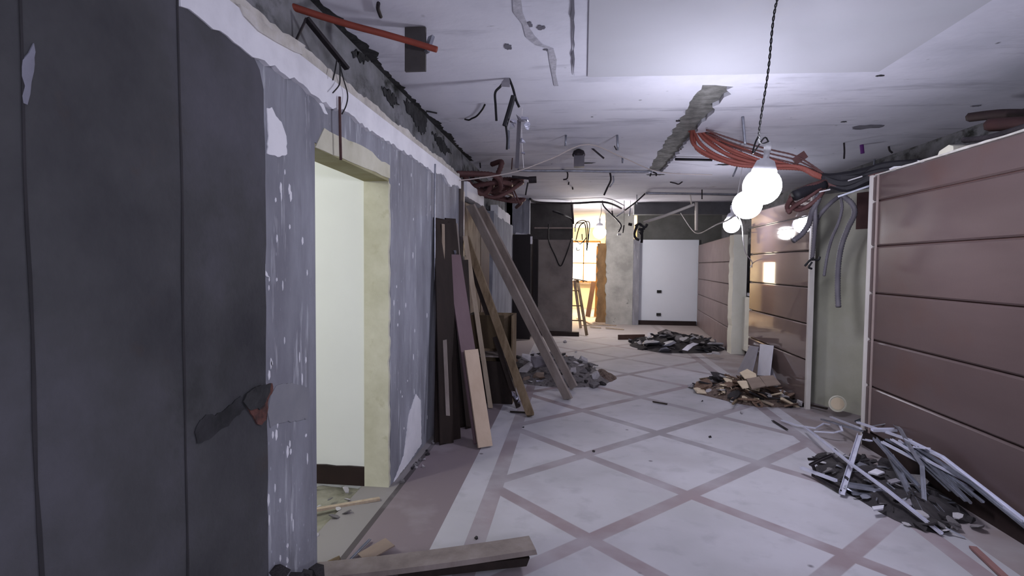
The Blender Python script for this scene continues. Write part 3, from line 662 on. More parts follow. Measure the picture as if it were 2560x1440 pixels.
for (px, py, s_) in ((1268, 205, .05), (1282, 300, .03), (1300, 290, .045), (1315, 315, .035), (1306, 350, .03), (1308, 380, .022), (1278, 318, .03), (1313, 300, .03)):
    c = at(px, py, 'y', Yc-.01); bm = hull([c+Vector((R.uniform(-s_, s_), R.uniform(-.012, .012), R.uniform(-s_, s_))) for _ in range(8)])
    obj('torn_foil', bm, 'gypsum_grey' if s_ > .04 else 'foil', t)
bm = bmesh.new(); tube(bm, pp([(1306, 270), (1304, 330), (1309, 420)]), .002, 4); obj('thread', bm, 'cord', t)
rod('bent_wire', [at(px, py, 'z', ZC-.02) for px, py in ((1212, 262), (1205, 275), (1192, 290), (1180, 296), (1172, 300), (1162, 298))], .008, 'wire', 'short bent black wire on the ceiling left of the torn cable tangle', 'wire')
rod('bent_wire', [at(px, py, 'z', ZC-.02) for px, py in ((946, 8), (945, 22), (952, 42))], .010, 'metal_dark', 'bent dark anchor on the ceiling above the orange pipe', 'wire')
rod('bent_wire', [at(px, py, 'z', ZC-.02) for px, py in ((1066, 278), (1078, 280), (1092, 283))], .007, 'wire', 'black wire stub on the ceiling at the left wall corner', 'wire')
# junction box
c = at(1448, 372, 'z', ZC)
t = thing('junction_box', (c.x, c.y, 2.62), 'grey ceiling junction box with open dark top under the rope', 'box')
bb = obj('box_body', B_((c.x-.06, c.y-.05, 2.64), (c.x+.06, c.y+.05, 2.78)), 'hose_grey', t)
bm = bmesh.new(); lathe(bm, [(.07, 0), (.075, .02), (.06, .06), (.02, .08)], (c.x-.005, c.y, 2.765), (0, 0, 1), 14); obj('cap', bm, 'metal_dark', bb)
bm = bmesh.new(); beam(bm, at(1470, 362, 'y', c.y), at(1510, 396, 'y', c.y), .018, .018); obj('arm', bm, 'metal_dark', t)
# horizontal rods with drops
def hrod(name, l, z, r, m, label, cat='rod'): return rod(name, [at(px, py, 'z', z) for px, py in l], r, m, label, cat)
hrod('ceiling_rail', ((1295, 425), (1330, 427), (1420, 427), (1520, 429), (1630, 430)), ZC-.03, .018, 'metal_grey', 'long dark rail fixed across the ceiling below the junction box', 'rail')
hrod('ceiling_rail', ((1688, 398), (1780, 400)), ZC-.03, .016, 'hose_dark', 'short dark rail on the ceiling left of the orange hoses', 'rail')
hrod('ceiling_rail', ((1615, 483), (1700, 484), (1860, 487)), ZC-.06, .022, 'metal_grey', 'long grey rail across the ceiling left of the brightest bulbs', 'rail')
hrod('ceiling_rail', ((1325, 497), (1345, 506), (1430, 508), (1500, 505), (1530, 510), (1553, 521)), ZC-.07, .022, 'metal_dark', 'dark rail across the ceiling above the dark end wall', 'rail')
Y8 = 7.6
drops = [
 ('hanger_drop', [(1405, 424), (1418, 430), (1418, 446), (1408, 449)], 7.5, .014, 'metal_dark', 'hooked drop under the long rail below the junction box'),
 ('hanger_drop', [(1422, 455), (1421, 462)], 7.6, .016, 'metal_dark', 'tiny dark stub left of the branched hanger'),
 ('hanger_drop', [(1431, 468), (1432, 474)], 8.2, .018, 'metal_dark', 'small round stub under the long rail, lower left'),
 ('hanger_drop', [(1525, 432), (1527, 450), (1518, 470), (1510, 488)], 7.4, .018, 'metal_dark', 'branched broken hanger under the long rail'),
 ('hanger_drop', [(1533, 440), (1534, 455), (1524, 468)], 7.4, .014, 'metal_grey', 'right prong of the branched broken hanger'),
 ('hanger_drop', [(1632, 430), (1641, 434), (1640, 440)], 7.3, .014, 'metal_dark', 'hook at the right end of the long rail'),
 ('hanger_drop', [(1628, 432), (1625, 441)], 7.4, .014, 'metal_dark', 'stub beside the hook at the rail end'),
 ('hanger_drop', [(1415, 338), (1414, 365)], 5.4, .015, 'metal_grey', 'upright stub left of the junction box'),
 ('hanger_drop', [(1543, 338), (1545, 376)], 5.5, .016, 'metal_grey', 'upright stub right of the junction box'),
 ('hanger_drop', [(1536, 365), (1541, 375)], 5.5, .009, 'metal_dark', 'small hook beside the upright right of the junction box'),
 ('hanger_drop', [(1556, 393), (1557, 408)], 6.6, .016, 'metal_grey', 'stub hanging by the rope right of the junction box'),
 ('hanger_drop', [(1200, 407), (1201, 420)], 6.4, .012, 'metal_dark', 'short nail under the ceiling near the left wall corner'),
 ('hanger_drop', [(1281, 395), (1279, 424)], 6.6, .010, 'rust', 'thin rod under the ceiling above the dull red hoses'),
 ('hanger_drop', [(1675, 455), (1688, 458), (1698, 460), (1712, 448)], 8.0, .014, 'metal_dark', 'tick shaped bent strap on the ceiling'),
 ('hanger_drop', [(1613, 484), (1590, 505), (1562, 526)], 9.0, .018, 'metal_dark', 'rod slanting down left from the end of the grey rail'),
 ('hanger_drop', [(1592, 487), (1593, 510)], 9.2, .012, 'metal_grey', 'short upright crossing the slanting rod'),
 ('hanger_drop', [(1576, 520), (1573, 540)], 9.4, .018, 'metal_grey', 'thick stub below the slanting rod'),
 ('hanger_drop', [(1560, 528), (1540, 542)], 10.0, .018, 'metal_grey', 'stub at the lower end of the slanting rod'),
 ('hanger_drop', [(1506, 502), (1509, 515), (1528, 535), (1545, 552), (1553, 565), (1546, 580)], 10.6, .022, 'metal_dark', 'crooked rod dropping toward the far doorway bulb'),
 ('hanger_drop', [(1530, 527), (1532, 540)], 10.6, .018, 'metal_dark', 'side stub on the crooked rod'),
 ('hanger_drop', [(1560, 563), (1557, 582)], 11.0, .018, 'metal_dark', 'small dark hook right of the crooked rod'),
 ('hanger_drop', [(1755, 474), (1755, 498)], 8.8, .014, 'metal_dark', 'dark clip across the grey rail'),
 ('hanger_drop', [(1726, 488), (1729, 512)], 8.9, .018, 'pale_trim', 'pale upright under the grey rail'),
 ('hanger_drop', [(1428, 508), (1432, 540), (1433, 560)], 10.9, .030, 'metal_dark', 'dark post under the rail at the end wall corner'),
 ('hanger_drop', [(1857, 292), (1860, 330), (1863, 362)], 5.05, .017, 'metal_grey', 'grey upright rod above the orange hoses'),
 ('hanger_drop', [(1850, 362), (1853, 380), (1845, 410), (1832, 442)], 5.3, .012, 'metal_grey', 'thin rod slanting down through the orange hoses'),
 ('hanger_drop', [(2110, 357), (2111, 378), (2110, 397)], 5.3, .012, 'metal_dark', 'leftmost upright stub under the right part of the ceiling'),
 ('hanger_drop', [(2222, 366), (2224, 376), (2231, 382)], 5.2, .014, 'metal_dark', 'hooked stub near the right wall top'),
 ('hanger_drop', [(2186, 398), (2185, 412), (2184, 424)], 4.95, .016, 'metal_grey', 'upright stub above the black cable mass'),
 ('hanger_drop', [(1690, 302), (1700, 302)], 4.9, .012, 'metal_dark', 'dark stub at the left edge of the chased channel'),
 ('hanger_drop', [(1702, 374), (1712, 362), (1722, 350)], 6.0, .010, 'metal_dark', 'slanting wire under the chased channel'),
]
for nm, l, Y, r, m, lab in drops:
    ya = at(l[0][0], l[0][1], 'z', ZC-.004).y
    if ya < 11.5: Y = ya
    else:
        Y = 11.4; p = at(l[0][0], l[0][1], 'y', Y)
        bm = bmesh.new(); tube(bm, [p, Vector((p.x, Y, ZC))], .004, 5); tag(obj('hanger_wire', bm, 'wire'), 'thin wire holding the '+lab, 'wire')
    rod(nm, [at(px, py, 'y', Y) for px, py in l], r*.75, m, lab, 'hanger', 'broken ceiling hangers', n=3)
p = at(2154, 362, 'z', ZC)
bm = bmesh.new(); tube(bm, [p, p+Vector((.012, 0, -.095))], .020, 10, smooth=False); tag(obj('conduit_stub', bm, 'purple'), 'purple conduit stub under the right part of the ceiling', 'pipe')
# pipes below the far beam
rod('pale_pipe', [at(1610, 556, 'y', 10.2), at(1660, 540, 'y', 10.0), at(1736, 511, 'y', 9.8)], .026, 'pale_trim', 'pale pipe slanting up to the right below the ceiling', 'pipe', n=2)
rod('pale_pipe', [at(1741, 505, 'y', 11.66), at(1741, 522, 'y', 11.66), at(1741, 576, 'y', 11.66)], .035, 'pale_trim', 'pale upright pipe stub before the far beam', 'pipe', n=2)
t = thing('cable_cluster', tuple(at(1600, 580, 'y', 11.2)), 'black cable cluster hanging left of the white panel top', 'cable')
for l in (((1588, 566), (1598, 560), (1606, 566), (1610, 575)), ((1592, 565), (1586, 585), (1590, 596), (1598, 600)), ((1604, 570), (1605, 590), (1604, 607)), ((1600, 562), (1612, 568), (1618, 560)), ((1596, 572), (1606, 578), (1598, 584))):
    bm = bmesh.new(); tube(bm, [at(px, py, 'y', 11.2) for px, py in l], .028, 6); obj('strand', bm, 'hose_dark', t)
rod('cable_clip', [at(1571, 560, 'y', 11.2), at(1580, 562, 'y', 11.2)], .03, 'metal_dark', 'small dark clip left of the black cable cluster', 'clip')
p = at(1548, 586, 'y', 11.4); bm = B_(p-Vector((.035, .03, .018)), p+Vector((.035, .03, .018)))
tag(obj('white_connector', bm, 'cord'), 'white connector at the end of the crooked rod', 'connector')
# wires by the doorway head and along the dark wall
t = thing('wire_loops', tuple(at(1455, 560, 'y', 11.6)), 'looped black wires dangling at the bright doorway head', 'wire')
for l in (((1437, 570), (1443, 556), (1460, 551), (1468, 562), (1470, 600), (1467, 628)), ((1440, 600), (1446, 575), (1452, 562), (1462, 560), (1466, 590), (1467, 622)), ((1436, 602), (1444, 604), (1450, 610), (1460, 602), (1467, 592)), ((1438, 580), (1440, 560), (1455, 557), (1473, 556), (1472, 590), (1466, 625)), ((1455, 585), (1456, 600)), ((1441, 618), (1443, 626), (1450, 624))):
    bm = bmesh.new(); tube(bm, [at(px, py, 'y', 11.6) for px, py in l], .011, 5); obj('strand', bm, 'wire', t)
rod('wall_cable', [at(1372, 560, 'y', 11.66), at(1372, 602, 'y', 11.66), at(1388, 640, 'y', 11.66), at(1401, 665, 'y', 11.66), at(1414, 640, 'y', 11.66), at(1430, 595, 'y', 11.66)], .012, 'wire', 'dark cable hanging in a V across the dark end wall', 'cable')
rod('wall_cable', [at(1372, 524, 'z', ZC-.05), at(1395, 532, 'y', 11.3), at(1425, 545, 'y', 11.5), at(1433, 558, 'y', 11.6)], .02, 'hose_dark', 'dark cable running along the head of the dark end wall', 'cable')

# ------------------------------------------------------------------ hoses
def hose(name, pts, r, m, label, group=None, corr=.012):
    bm = bmesh.new(); tube(bm, pts, r, 8, corr=corr); return tag(obj(name, bm, m, smooth=True), label, 'hose', group)
GH = 'orange brown hoses from the chased ceiling channel'
base = at(1742, 330, 'z', ZC)
endp = at(2085, 452, 'y', 5.3)
defs = [((1728, 328), (1735, 362), (1790, 395), (1860, 415)), ((1733, 325), (1752, 360), (1800, 392), (1880, 412)), ((1740, 324), (1765, 352), (1815, 384), (1900, 410)),
        ((1746, 322), (1775, 345), (1825, 372), (1920, 408)), ((1752, 324), (1785, 350), (1840, 385), (1935, 412)), ((1758, 326), (1795, 345), (1850, 370), (1945, 405)),
        ((1738, 330), (1742, 372), (1805, 402), (1900, 418)), ((1750, 328), (1778, 358), (1830, 392), (1925, 415))]
labs = ['lowest', 'second lowest', 'third', 'middle', 'fifth', 'upper', 'outermost sagging', 'inner']
for k, l in enumerate(defs):
    pts = [Vector((base.x-.05+.016*k, base.y+.1, ZC+.02))]+[at(px, py, 'y', 5.75-.10*i) for i, (px, py) in enumerate(l)]
    pts += [at(1985+3*k, 415+k*1.2, 'y', 5.35), at(2035, 432+k, 'y', 5.3), at(2075+k*2, 450+k, 'y', 5.3)]
    hose('conduit_hose', pts, .019, 'hose', labs[k]+' of the orange brown hoses arching right from the chased ceiling channel', GH)
for k, y0 in enumerate((352, 362, 372)):
    hose('thin_hose', [at(1765, 325+8*k, 'z', ZC-.02), at(1850, y0+2, 'y', 5.5), at(1930, y0+23, 'y', 5.45), at(1990, y0+38, 'y', 5.4), at(2040, 420+4*k, 'y', 5.35), at(2075, 448, 'y', 5.3)], .009, 'hose_dull', ('uppermost', 'middle', 'lowest')[k]+' of three thin dull hoses running above the orange bundle', 'thin hoses above the orange bundle', 0.02)
p = at(2000, 388, 'y', 5.4)
bm = bmesh.new(); beam(bm, p+Vector((-.05, 0, -.06)), p+Vector((.05, 0, .01)), .07, .02, (0, 1, 0)); tag(obj('hose_bracket', bm, 'hose_dull'), 'flat bracket where the orange hoses turn toward the right wall', 'bracket')
# curls hanging at the end
curl = [
 (((2075, 450), (2035, 462), (1995, 478), (1976, 495), (1985, 512), (2010, 520), (2030, 510)), .024, 'hose_dull', 'dull red hose curling left below the bundle end, top loop'),
 (((2070, 452), (2030, 470), (1990, 488), (1972, 505), (1968, 522), (1976, 532)), .024, 'hose_dull', 'dull red hose curling left with its cut end pointing down left'),
 (((2068, 456), (2045, 475), (2010, 500), (1985, 516), (1974, 528)), .021, 'hose_dull', 'dull red hose ending beside the cut end at lower left'),
 (((2066, 458), (2050, 490), (2020, 515), (1998, 525), (1985, 520), (1990, 508)), .021, 'hose_dull', 'dull red hose looped lowest under the bundle end'),
 (((2060, 458), (2045, 500), (2030, 530), (2022, 560), (2005, 585), (1983, 602)), .027, 'hose_grey', 'grey hose swinging down left with an open cut end'),
 (((2055, 460), (2040, 500), (2038, 560), (2034, 610), (2030, 650)), .020, 'hose_grey', 'grey hose hanging straight down along the pale wall trim'),
 (((2100, 490), (2080, 505), (2060, 525), (2045, 545), (2038, 570)), .020, 'hose_grey', 'grey hose slanting left before the green plaster pier'),
 (((2100, 490), (2105, 520), (2095, 560), (2080, 595), (2068, 640), (2060, 690)), .015, 'hose_grey', 'grey hose hanging before the green pier, middle one'),
 (((2105, 488), (2130, 510), (2136, 535), (2120, 570), (2105, 610), (2096, 660), (2094, 720), (2096, 768)), .026, 'hose_grey', 'longest thick grey hose hanging before the green pier'),
]
for l, r, m, lab in curl:
    n_ = len(l)
    hose('hanging_hose', [at(px, py, 'y', 5.3-.08*math.sin(i*1.1)) for i, (px, py) in enumerate(l)], r, m, lab)
for l in (((2034, 645), (2024, 652), (2012, 665)), ((2032, 648), (2045, 650), (2050, 642)), ((2030, 655), (2022, 668), (2030, 672))):
    rod('frayed_end', [at(px, py, 'y', 5.32) for px, py in l], .010, 'wire', 'frayed black wire at the foot of the straight hanging grey hose', 'wire', 'frayed wires by the pale trim')
bm = bmesh.new(); tube(bm, [at(2060, 462, 'y', 5.28), at(2025, 473, 'y', 5.24), at(1986, 490, 'y', 5.2)], .048, 12, n=3)
tag(obj('cut_sleeve', bm, 'hose_dark', smooth=True), 'thick dark sleeve with a cut end pointing left among the red hose curls', 'pipe')
# black mass between the panel top and the ceiling
t = thing('black_cable_mass', (2.6, 5.2, 2.3), 'mass of black cables and sleeves over the right wall top', 'cable')
for k in range(30):
    y = 5.3-.02*k; p0 = at(2060+R.uniform(-8, 8), 452+R.uniform(-8, 12), 'y', 5.3)
    p1 = at(2120+R.uniform(-10, 10), 450+R.uniform(-12, 22), 'y', 5.25); p2 = at(2200+R.uniform(-15, 15), 428+R.uniform(-12, 25), 'y', 5.15)
    bm = bmesh.new(); tube(bm, [p0, p1, p2, p2+Vector((.25, -.15, .01))], R.uniform(.02, .045), 7); obj('sleeve', bm, 'hose_dark' if k % 4 else 'hose_dull', t)
for a, b_ in (((2120, 452), (2155, 441)), ((2048, 480), (2075, 474))):
    bm = bmesh.new(); beam(bm, at(*a, 'y', 5.1), at(*b_, 'y', 5.08), .02, .01); obj('white_tape', bm, 'cord', t)
bm = bmesh.new(); beam(bm, at(2095, 492, 'y', 5.05), at(2182, 462, 'y', 4.95), .022, .014); tag(obj('metal_strip', bm, 'metal_grey'), 'grey strip slanting under the black cable mass', 'strip')
# dull red hoses in the left far corner
for k in range(12):
    y = 6.2+.16*k
    p0 = Vector((-1.36, y, 2.60+R.uniform(-.15, .12))); p1 = Vector((-1.05+R.uniform(-.1, .15), y+R.uniform(-.1, .3), 2.50+R.uniform(-.15, .12))); p2 = Vector((-.80+R.uniform(-.2, .12), y+R.uniform(.0, .5), 2.66+R.uniform(-.22, .08)))
    p3 = p2+Vector((R.uniform(-.35, -.1), R.uniform(.1, .5), R.uniform(-.12, .05)))
    hose('corner_hose', [p0, p1, p2, p3], R.choice((.022, .028, .034)), 'hose_dull', 'dull red hose in the tangle at the left ceiling corner', 'dull red hoses at the left ceiling corner', .02)
tp = thing('pipe_valve', tuple(at(1330, 450, 'y', 6.8)), 'dark pipe end with valve sticking out of the dull red hoses', 'pipe')
bm = bmesh.new(); tube(bm, [at(1280, 442, 'y', 6.8), at(1335, 447, 'y', 6.8)], .018, 8); tp = obj('pipe', bm, 'metal_dark', tp)
bm = bmesh.new(); tube(bm, [at(1322, 450, 'y', 6.8), at(1341, 449, 'y', 6.8)], .042, 12, smooth=False); obj('valve', bm, 'metal_dark', tp)
bm = bmesh.new(); tube(bm, [at(1320, 456, 'y', 6.8), at(1316, 475, 'y', 6.8), at(1314, 488, 'y', 6.8)], .010, 7); obj('stem', bm, 'metal_dark', tp)
for l in (((1282, 470), (1300, 510)), ((1275, 465), (1290, 505))):
    rod('thin_strut', [at(px, py, 'y', 7.0) for px, py in l], .010, 'hose_dull', 'thin red brown strut slanting out of the left hose tangle', 'rod', 'struts in the left hose tangle')
# pipes and junk above the near right wall top
rod('wall_top_pipe', [at(2425, 293, 'x', 2.95), at(2500, 285, 'x', 2.95), at(2600, 287, 'x', 2.95)], .035, mat('dark_red_pipe', [(40, 28, 30), (52, 36, 36)], rough=.7), 'dark red pipe above the right wall at the picture edge', 'pipe')
rod('wall_top_pipe', [at(2475, 312, 'x', 2.8), at(2560, 308, 'x', 2.8), at(2640, 312, 'x', 2.8)], .045, mat('maroon_pipe', [(48, 28, 30), (62, 36, 36)], rough=.7), 'maroon pipe lying just above the right wall top', 'pipe')
rod('wall_top_pipe', [at(2410, 350, 'x', 2.6), at(2480, 342, 'x', 2.6), at(2600, 305, 'x', 2.6)], .02, 'metal_dark', 'thin dark pipe on top of the near right wall', 'pipe')
for l, m, lab in ((((2343, 392), (2348, 378), (2372, 362), (2383, 365), (2384, 378), (2366, 388)), 'ceramic', 'cream plaster lump lying on the right wall top'),
                  (((2292, 401), (2305, 402), (2322, 408), (2322, 411), (2306, 408)), 'white_plaster', 'white curled scrap on the right wall top'),
                  (((2222, 422), (2235, 416), (2252, 415), (2246, 422), (2230, 429)), 'white_plaster', 'white flat scrap beside the cable mass on the right wall')):
    pts = [at(px, py, 'x', 2.50) for px, py in l]; mz = min(p.z for p in pts)
    pts = [p+Vector((0, 0, 2.277-mz)) if False else p for p in pts]
    bm = hull(pts+[p+Vector((.10, 0, 0)) for p in pts]); o = tag(obj('plaster_lump', bm, m), lab, 'rubble')
q = [wp2 for wp2 in edgeline(3.0, 4.6, 2.29, .012, 24, 80)]
struct('trim_9', plate([(2.0, 2.275), (4.88, 2.275)]+edgeline(2.0, 4.88, 2.288, .007, 40, 81)[::-1], (.06, 0, 0), XW(2.49)), 'torn_board')

# ================================================================== LEFT SIDE BOARDS
def plank(name, p0, p1, w, t, m, label, cat='board', upv=(1, 0, 0), group=None, nseg=6, warp=0, rg=.006):
    bm = bmesh.new(); beam(bm, p0, p1, w, t, Vector(upv), nseg, warp, rg); return tag(obj(name, bm, m), label, cat, group)
# purple board and the tan board in front of it
pt0 = at(1133, 637, 'x', -1.10)
plank('leaning_board', Vector((-.74, 4.40, .02)), pt0, .15, .018, 'purple_board', 'purple brown board leaning on the left wall behind the tan board', upv=(.9, -.9, .3))
tb = Vector((-.70, 4.33, .015)); tt = Vector((-.74, 4.40, .02)).lerp(pt0, .47)+Vector((.035, -.035, .01))
plank('leaning_board', tb, tt, .13, .018, 'tan_board', 'short tan board leaning in front of the purple board', upv=(.75, -1, .3))
for k, (a, b_, wd_, m, lab) in enumerate((
    (Vector((-1.04, 4.40, .01)), at(1101, 545, 'x', -1.16), .13, 'dark_timber', 'tallest dark board at the near end of the leaning stack'),
    (Vector((-1.0, 4.52, .01)), at(1109, 556, 'x', -1.15), .12, 'dark_timber', 'dark board just behind the purple board'),
    (Vector((-.92, 4.86, .01)), at(1126, 552, 'x', -1.15), .11, 'dark_timber', 'dark board with a broken top in the leaning stack'),
    (Vector((-1.10, 4.40, .01)), Vector((-1.16, 4.70, 1.35)), .10, 'dark_timber', 'low dark offcut flat against the left wall by the stack'),
    (Vector((-.98, 4.90, .01)), Vector((-1.12, 5.25, 1.55)), .20, 'dark_timber', 'wide dark board deepest in the leaning stack'))):
    plank('leaning_board', a, b_, wd_, .018, m, lab, upv=(.8, -.8, .2), rg=.03)
plank('leaning_batten', at(1112, 1000, 'x', -1.10), at(1108, 560, 'x', -1.13), .022, .014, 'light_stick', 'thin split batten with pale edge in the dark leaning stack', 'stick', upv=(0, 1, 0))
plank('leaning_batten', at(1120, 1040, 'x', -1.0), at(1112, 850, 'x', -1.06), .03, .012, 'grey_plank', 'grey batten low beside the dark stack', 'stick', upv=(0, 1, 0))
plank('leaning_batten', Vector((-.845, 5.56, .01)), at(1163, 590, 'x', -1.14), .045, .025, 'light_stick', 'narrow pale batten leaning between the purple board and the cabinet', 'stick', upv=(0, 1, 0))
plank('leaning_batten', at(1162, 860, 'x', -.98), at(1140, 560, 'x', -1.12), .03, .02, 'grey_plank', 'short grey batten behind the purple board top', 'stick', upv=(0, 1, 0))
p = at(1137, 634, 'x', -1.10); bm = hull([p+Vector((R.uniform(-.015, .015), R.uniform(-.01, .01), R.uniform(-.035, .035))) for _ in range(8)])
tag(obj('foil_scrap', bm, 'foil'), 'bright foil scrap on top of the purple board', 'scrap')
plank('timber_beam', Vector((-.405, 5.30, .02)), at(1166, 596, 'x', -1.17), .075, .06, 'old_timber', 'brown square timber leaning left in front of the dark cabinet', 'beam', upv=(0, 1, 0), rg=.015)
plank('timber_beam', Vector((-.56, 5.62, .02)), at(1170, 640, 'x', -1.18), .05, .04, 'dark_timber', 'thin dark batten leaning just behind the brown square timber', 'beam', upv=(0, 1, 0), rg=.015)
plank('long_plank', Vector((-.045, 6.05, .02)), at(1176, 512, 'x', -1.17), .10, .035, 'grey_plank', 'long grey plank leaning on the left wall, nearer of two', 'plank', upv=(.4, 1, .3), rg=.02)
plank('long_plank', Vector((.03, 6.55, .02)), at(1202, 520, 'x', -1.17), .10, .035, 'grey_plank', 'long grey plank leaning on the left wall, farther of two', 'plank', upv=(.4, 1, .3), rg=.02)
# dark open cabinet
t = thing('open_cabinet', (-.88, 5.95, 0), 'dark open cabinet carcass standing by the left wall behind the timbers', 'cabinet')
x0, x1, y0, y1, zt = -1.14, -.64, 5.78, 6.12, .96
obj('side_panel', B_((x0, y0, 0), (x0+.018, y1, zt)), 'dark_timber', t); obj('side_panel', B_((x1-.018, y0, 0), (x1, y1, zt)), 'old_timber', t)
obj('back_panel', B_((x0+.018, y1-.012, .02), (x1-.018, y1, zt)), 'old_timber', t)
obj('shelf', B_((x0+.018, y0+.01, .50), (x1-.018, y1-.012, .518)), 'grey_plank', t)
obj('base_panel', B_((x0+.018, y0, .02), (x1-.018, y1-.012, .04)), 'dark_timber', t)
obj('front_panel', B_((x0, y0-.016, 0.0), (x1, y0, .46)), 'dark_timber', t)
obj('upper_front', B_((x0+.03, y0-.012, .60), (x1-.1, y0+.004, zt)), mat('olive_brown_panel', [(66, 54, 38), (82, 68, 50)], (5, 5, 2), .8, .1, 30), t)
for k, (px, py, s_) in enumerate(((1284, 984, .035), (1290, 996, .03), (1297, 1004, .02))):
    p = at(px, py, 'y', 5.5); bm = hull([p+Vector((R.uniform(-s_, s_), R.uniform(-.012, .012), R.uniform(-s_, s_))) for _ in range(9)])
    tag(obj('foil_scrap', bm, 'foil'), 'crumpled shiny foil at the foot of the dark cabinet', 'scrap', 'foil scraps by the cabinet')
# stained ply, brown frame, dark strip at the wall end
struct('wall_left_ply', plate([(6.0, 0), (7.15, 0), (7.15, 2.2)]+rag((7.15, 2.2), (6.0, 2.24), 8, .02, 91), (-.02, 0, 0), XW(-1.24)), 'stained_ply')
struct('door_2', B_((-1.30, 7.16, 0), (-1.235, 7.9, 2.25)), 'brown_frame')
struct('trim_10', B_((-1.34, 5.66, 0), (-1.20, 5.84, 2.42)), mat('old_dark_post', [(70, 62, 62), (86, 78, 78)], (9, 9, 1.5), .9, .3, 40))
struct('trim_11', B_((-1.225, 5.84, 0), (-1.200, 5.885, 2.30)), 'pale_trim')
rod('thin_rod', [at(1205, 690, 'x', -1.2), at(1203, 810, 'x', -1.2)], .012, 'light_stick', 'thin pale rod before the stained plywood', 'rod')
# dark door standing open at the far left
t = thing('dark_door', (-1.05, 10.9, 0), 'dark door leaf standing open at the far end of the left wall', 'door')
t = obj('leaf', B_((-1.23, 10.86, 0.01), (-.86, 10.90, 2.12)), 'door_dark', t)
obj('hinge_plate', B_((-.87, 10.84, 1.93), (-.83, 10.86, 2.08)), 'white_plaster', t)
struct('door_3', B_((-.86, 11.5, 0), (-.76, 11.7, 2.06)), 'door_dark')

# ================================================================== STEPLADDER
t = thing('stepladder', (.2, 11.9, 0), 'wooden stepladder standing in the bright doorway beside the dark wall', 'ladder')
for name, a, b_ in (('stile', at(1467, 838, 'z', .02), at(1443, 698, 'y', 12.2)), ('stile', Vector((-.12, 11.95, .0)), Vector((-.16, 12.15, 1.25))), ('rear_leg', at(1452, 822, 'z', .02)+Vector((0, .2, 0)), at(1436, 700, 'y', 12.4)),):
    bm = bmesh.new(); beam(bm, a, b_, .065, .035, (0, 1, 0)); obj(name, bm, 'old_timber' if name == 'stile' else 'light_stick', t)
for z in (.3, .62, .95):
    a = at(1467, 838, 'z', .02); b_ = at(1443, 698, 'y', 12.2); k = z/b_.z; q = a.lerp(b_, k)
    bm = bmesh.new(); beam(bm, Vector((-.13, 11.98+.1*z, z)), q, .06, .02, (0, 0, 1)); obj('rung', bm, 'old_timber', t)
bm = bmesh.new(); beam(bm, Vector((-.2, 12.2, 1.24)), at(1468, 703, 'y', 12.2), .12, .025, (0, 0, 1)); obj('top_step', bm, 'old_timber', t)
# boards and sticks in the bright room
for l, lab, wd_ in ((((1490, 770), (1494, 615)), 'honey coloured upright board in the bright far room, left of two', .07), (((1498, 760), (1498, 620)), 'honey coloured upright board in the bright far room, right of two', .06), (((1470, 750), (1484, 705)), 'short dark board leaning in the bright far room', .14), (((1490, 760), (1500, 705)), 'tan sheet leaning beside the upright boards in the far room', .12)):
    a = at(*l[0], 'y', 16.0); a.z = .02; plank('far_room_board', a, at(*l[1], 'y', 16.4), wd_, .02, 'warm_wood' if 'dark' not in lab else 'brown_frame', lab, upv=(0, 1, 0))
for k in range(9):
    p = Vector((R.uniform(.15, 1.0), R.uniform(12.8, 15.2), .02)); a = R.uniform(0, PI); d = Vector((math.cos(a), math.sin(a), .05))*R.uniform(.12, .3)
    plank('floor_scrap', p-d, p+d, .05, .02, 'light_stick', 'loose timber scrap on the floor of the bright doorway', 'scrap', upv=(0, 0, 1), group='timber scraps in the bright doorway')

# ================================================================== RUBBLE
def proto(kind, m, seed):
    rr = random.Random(seed)
    if kind == 'chunk': pts = [Vector((rr.uniform(-1, 1), rr.uniform(-1, 1), rr.uniform(-.7, .7))).normalized()*rr.uniform(.6, 1) for _ in range(11)]
    elif kind == 'flake': pts = [Vector((math.cos(a), math.sin(a)*rr.uniform(.5, 1), z))*rr.uniform(.7, 1.1) for a in [k*PI/3.3 for k in range(7)] for z in (-.12, .12)]
    else:  # splinter
        L_ = 1; pts = [Vector((x*L_+rr.uniform(-.1, .1), y*.13, z*.09)) for x in (-1, 1) for y in (-1, 1) for z in (-1, 1)]
    bm = hull(pts); me = bpy.data.meshes.new('rubble_'+kind); bm.to_mesh(me); bm.free(); me.materials.append(M[m]); return me
PR = {(k, m): [proto(k, m, i*7+len(m)) for i in range(3)] for k in ('chunk', 'flake', 'splinter') for m in ('plaster_bit', 'grey_bit', 'dark_bit', 'wood_bit', 'metal_grey', 'cardboard')}
def bit(name, kind, m, loc, s, label, group, rot=None, cat='rubble'):
    o = bpy.data.objects.new(name, R.choice(PR[kind, m])); COL.objects.link(o); o.location = loc
    o.scale = (s, s, s); o.rotation_euler = rot or (R.uniform(-.5, .5), R.uniform(-.5, .5), R.uniform(0, 2*PI))
    return tag(o, label, cat, group)
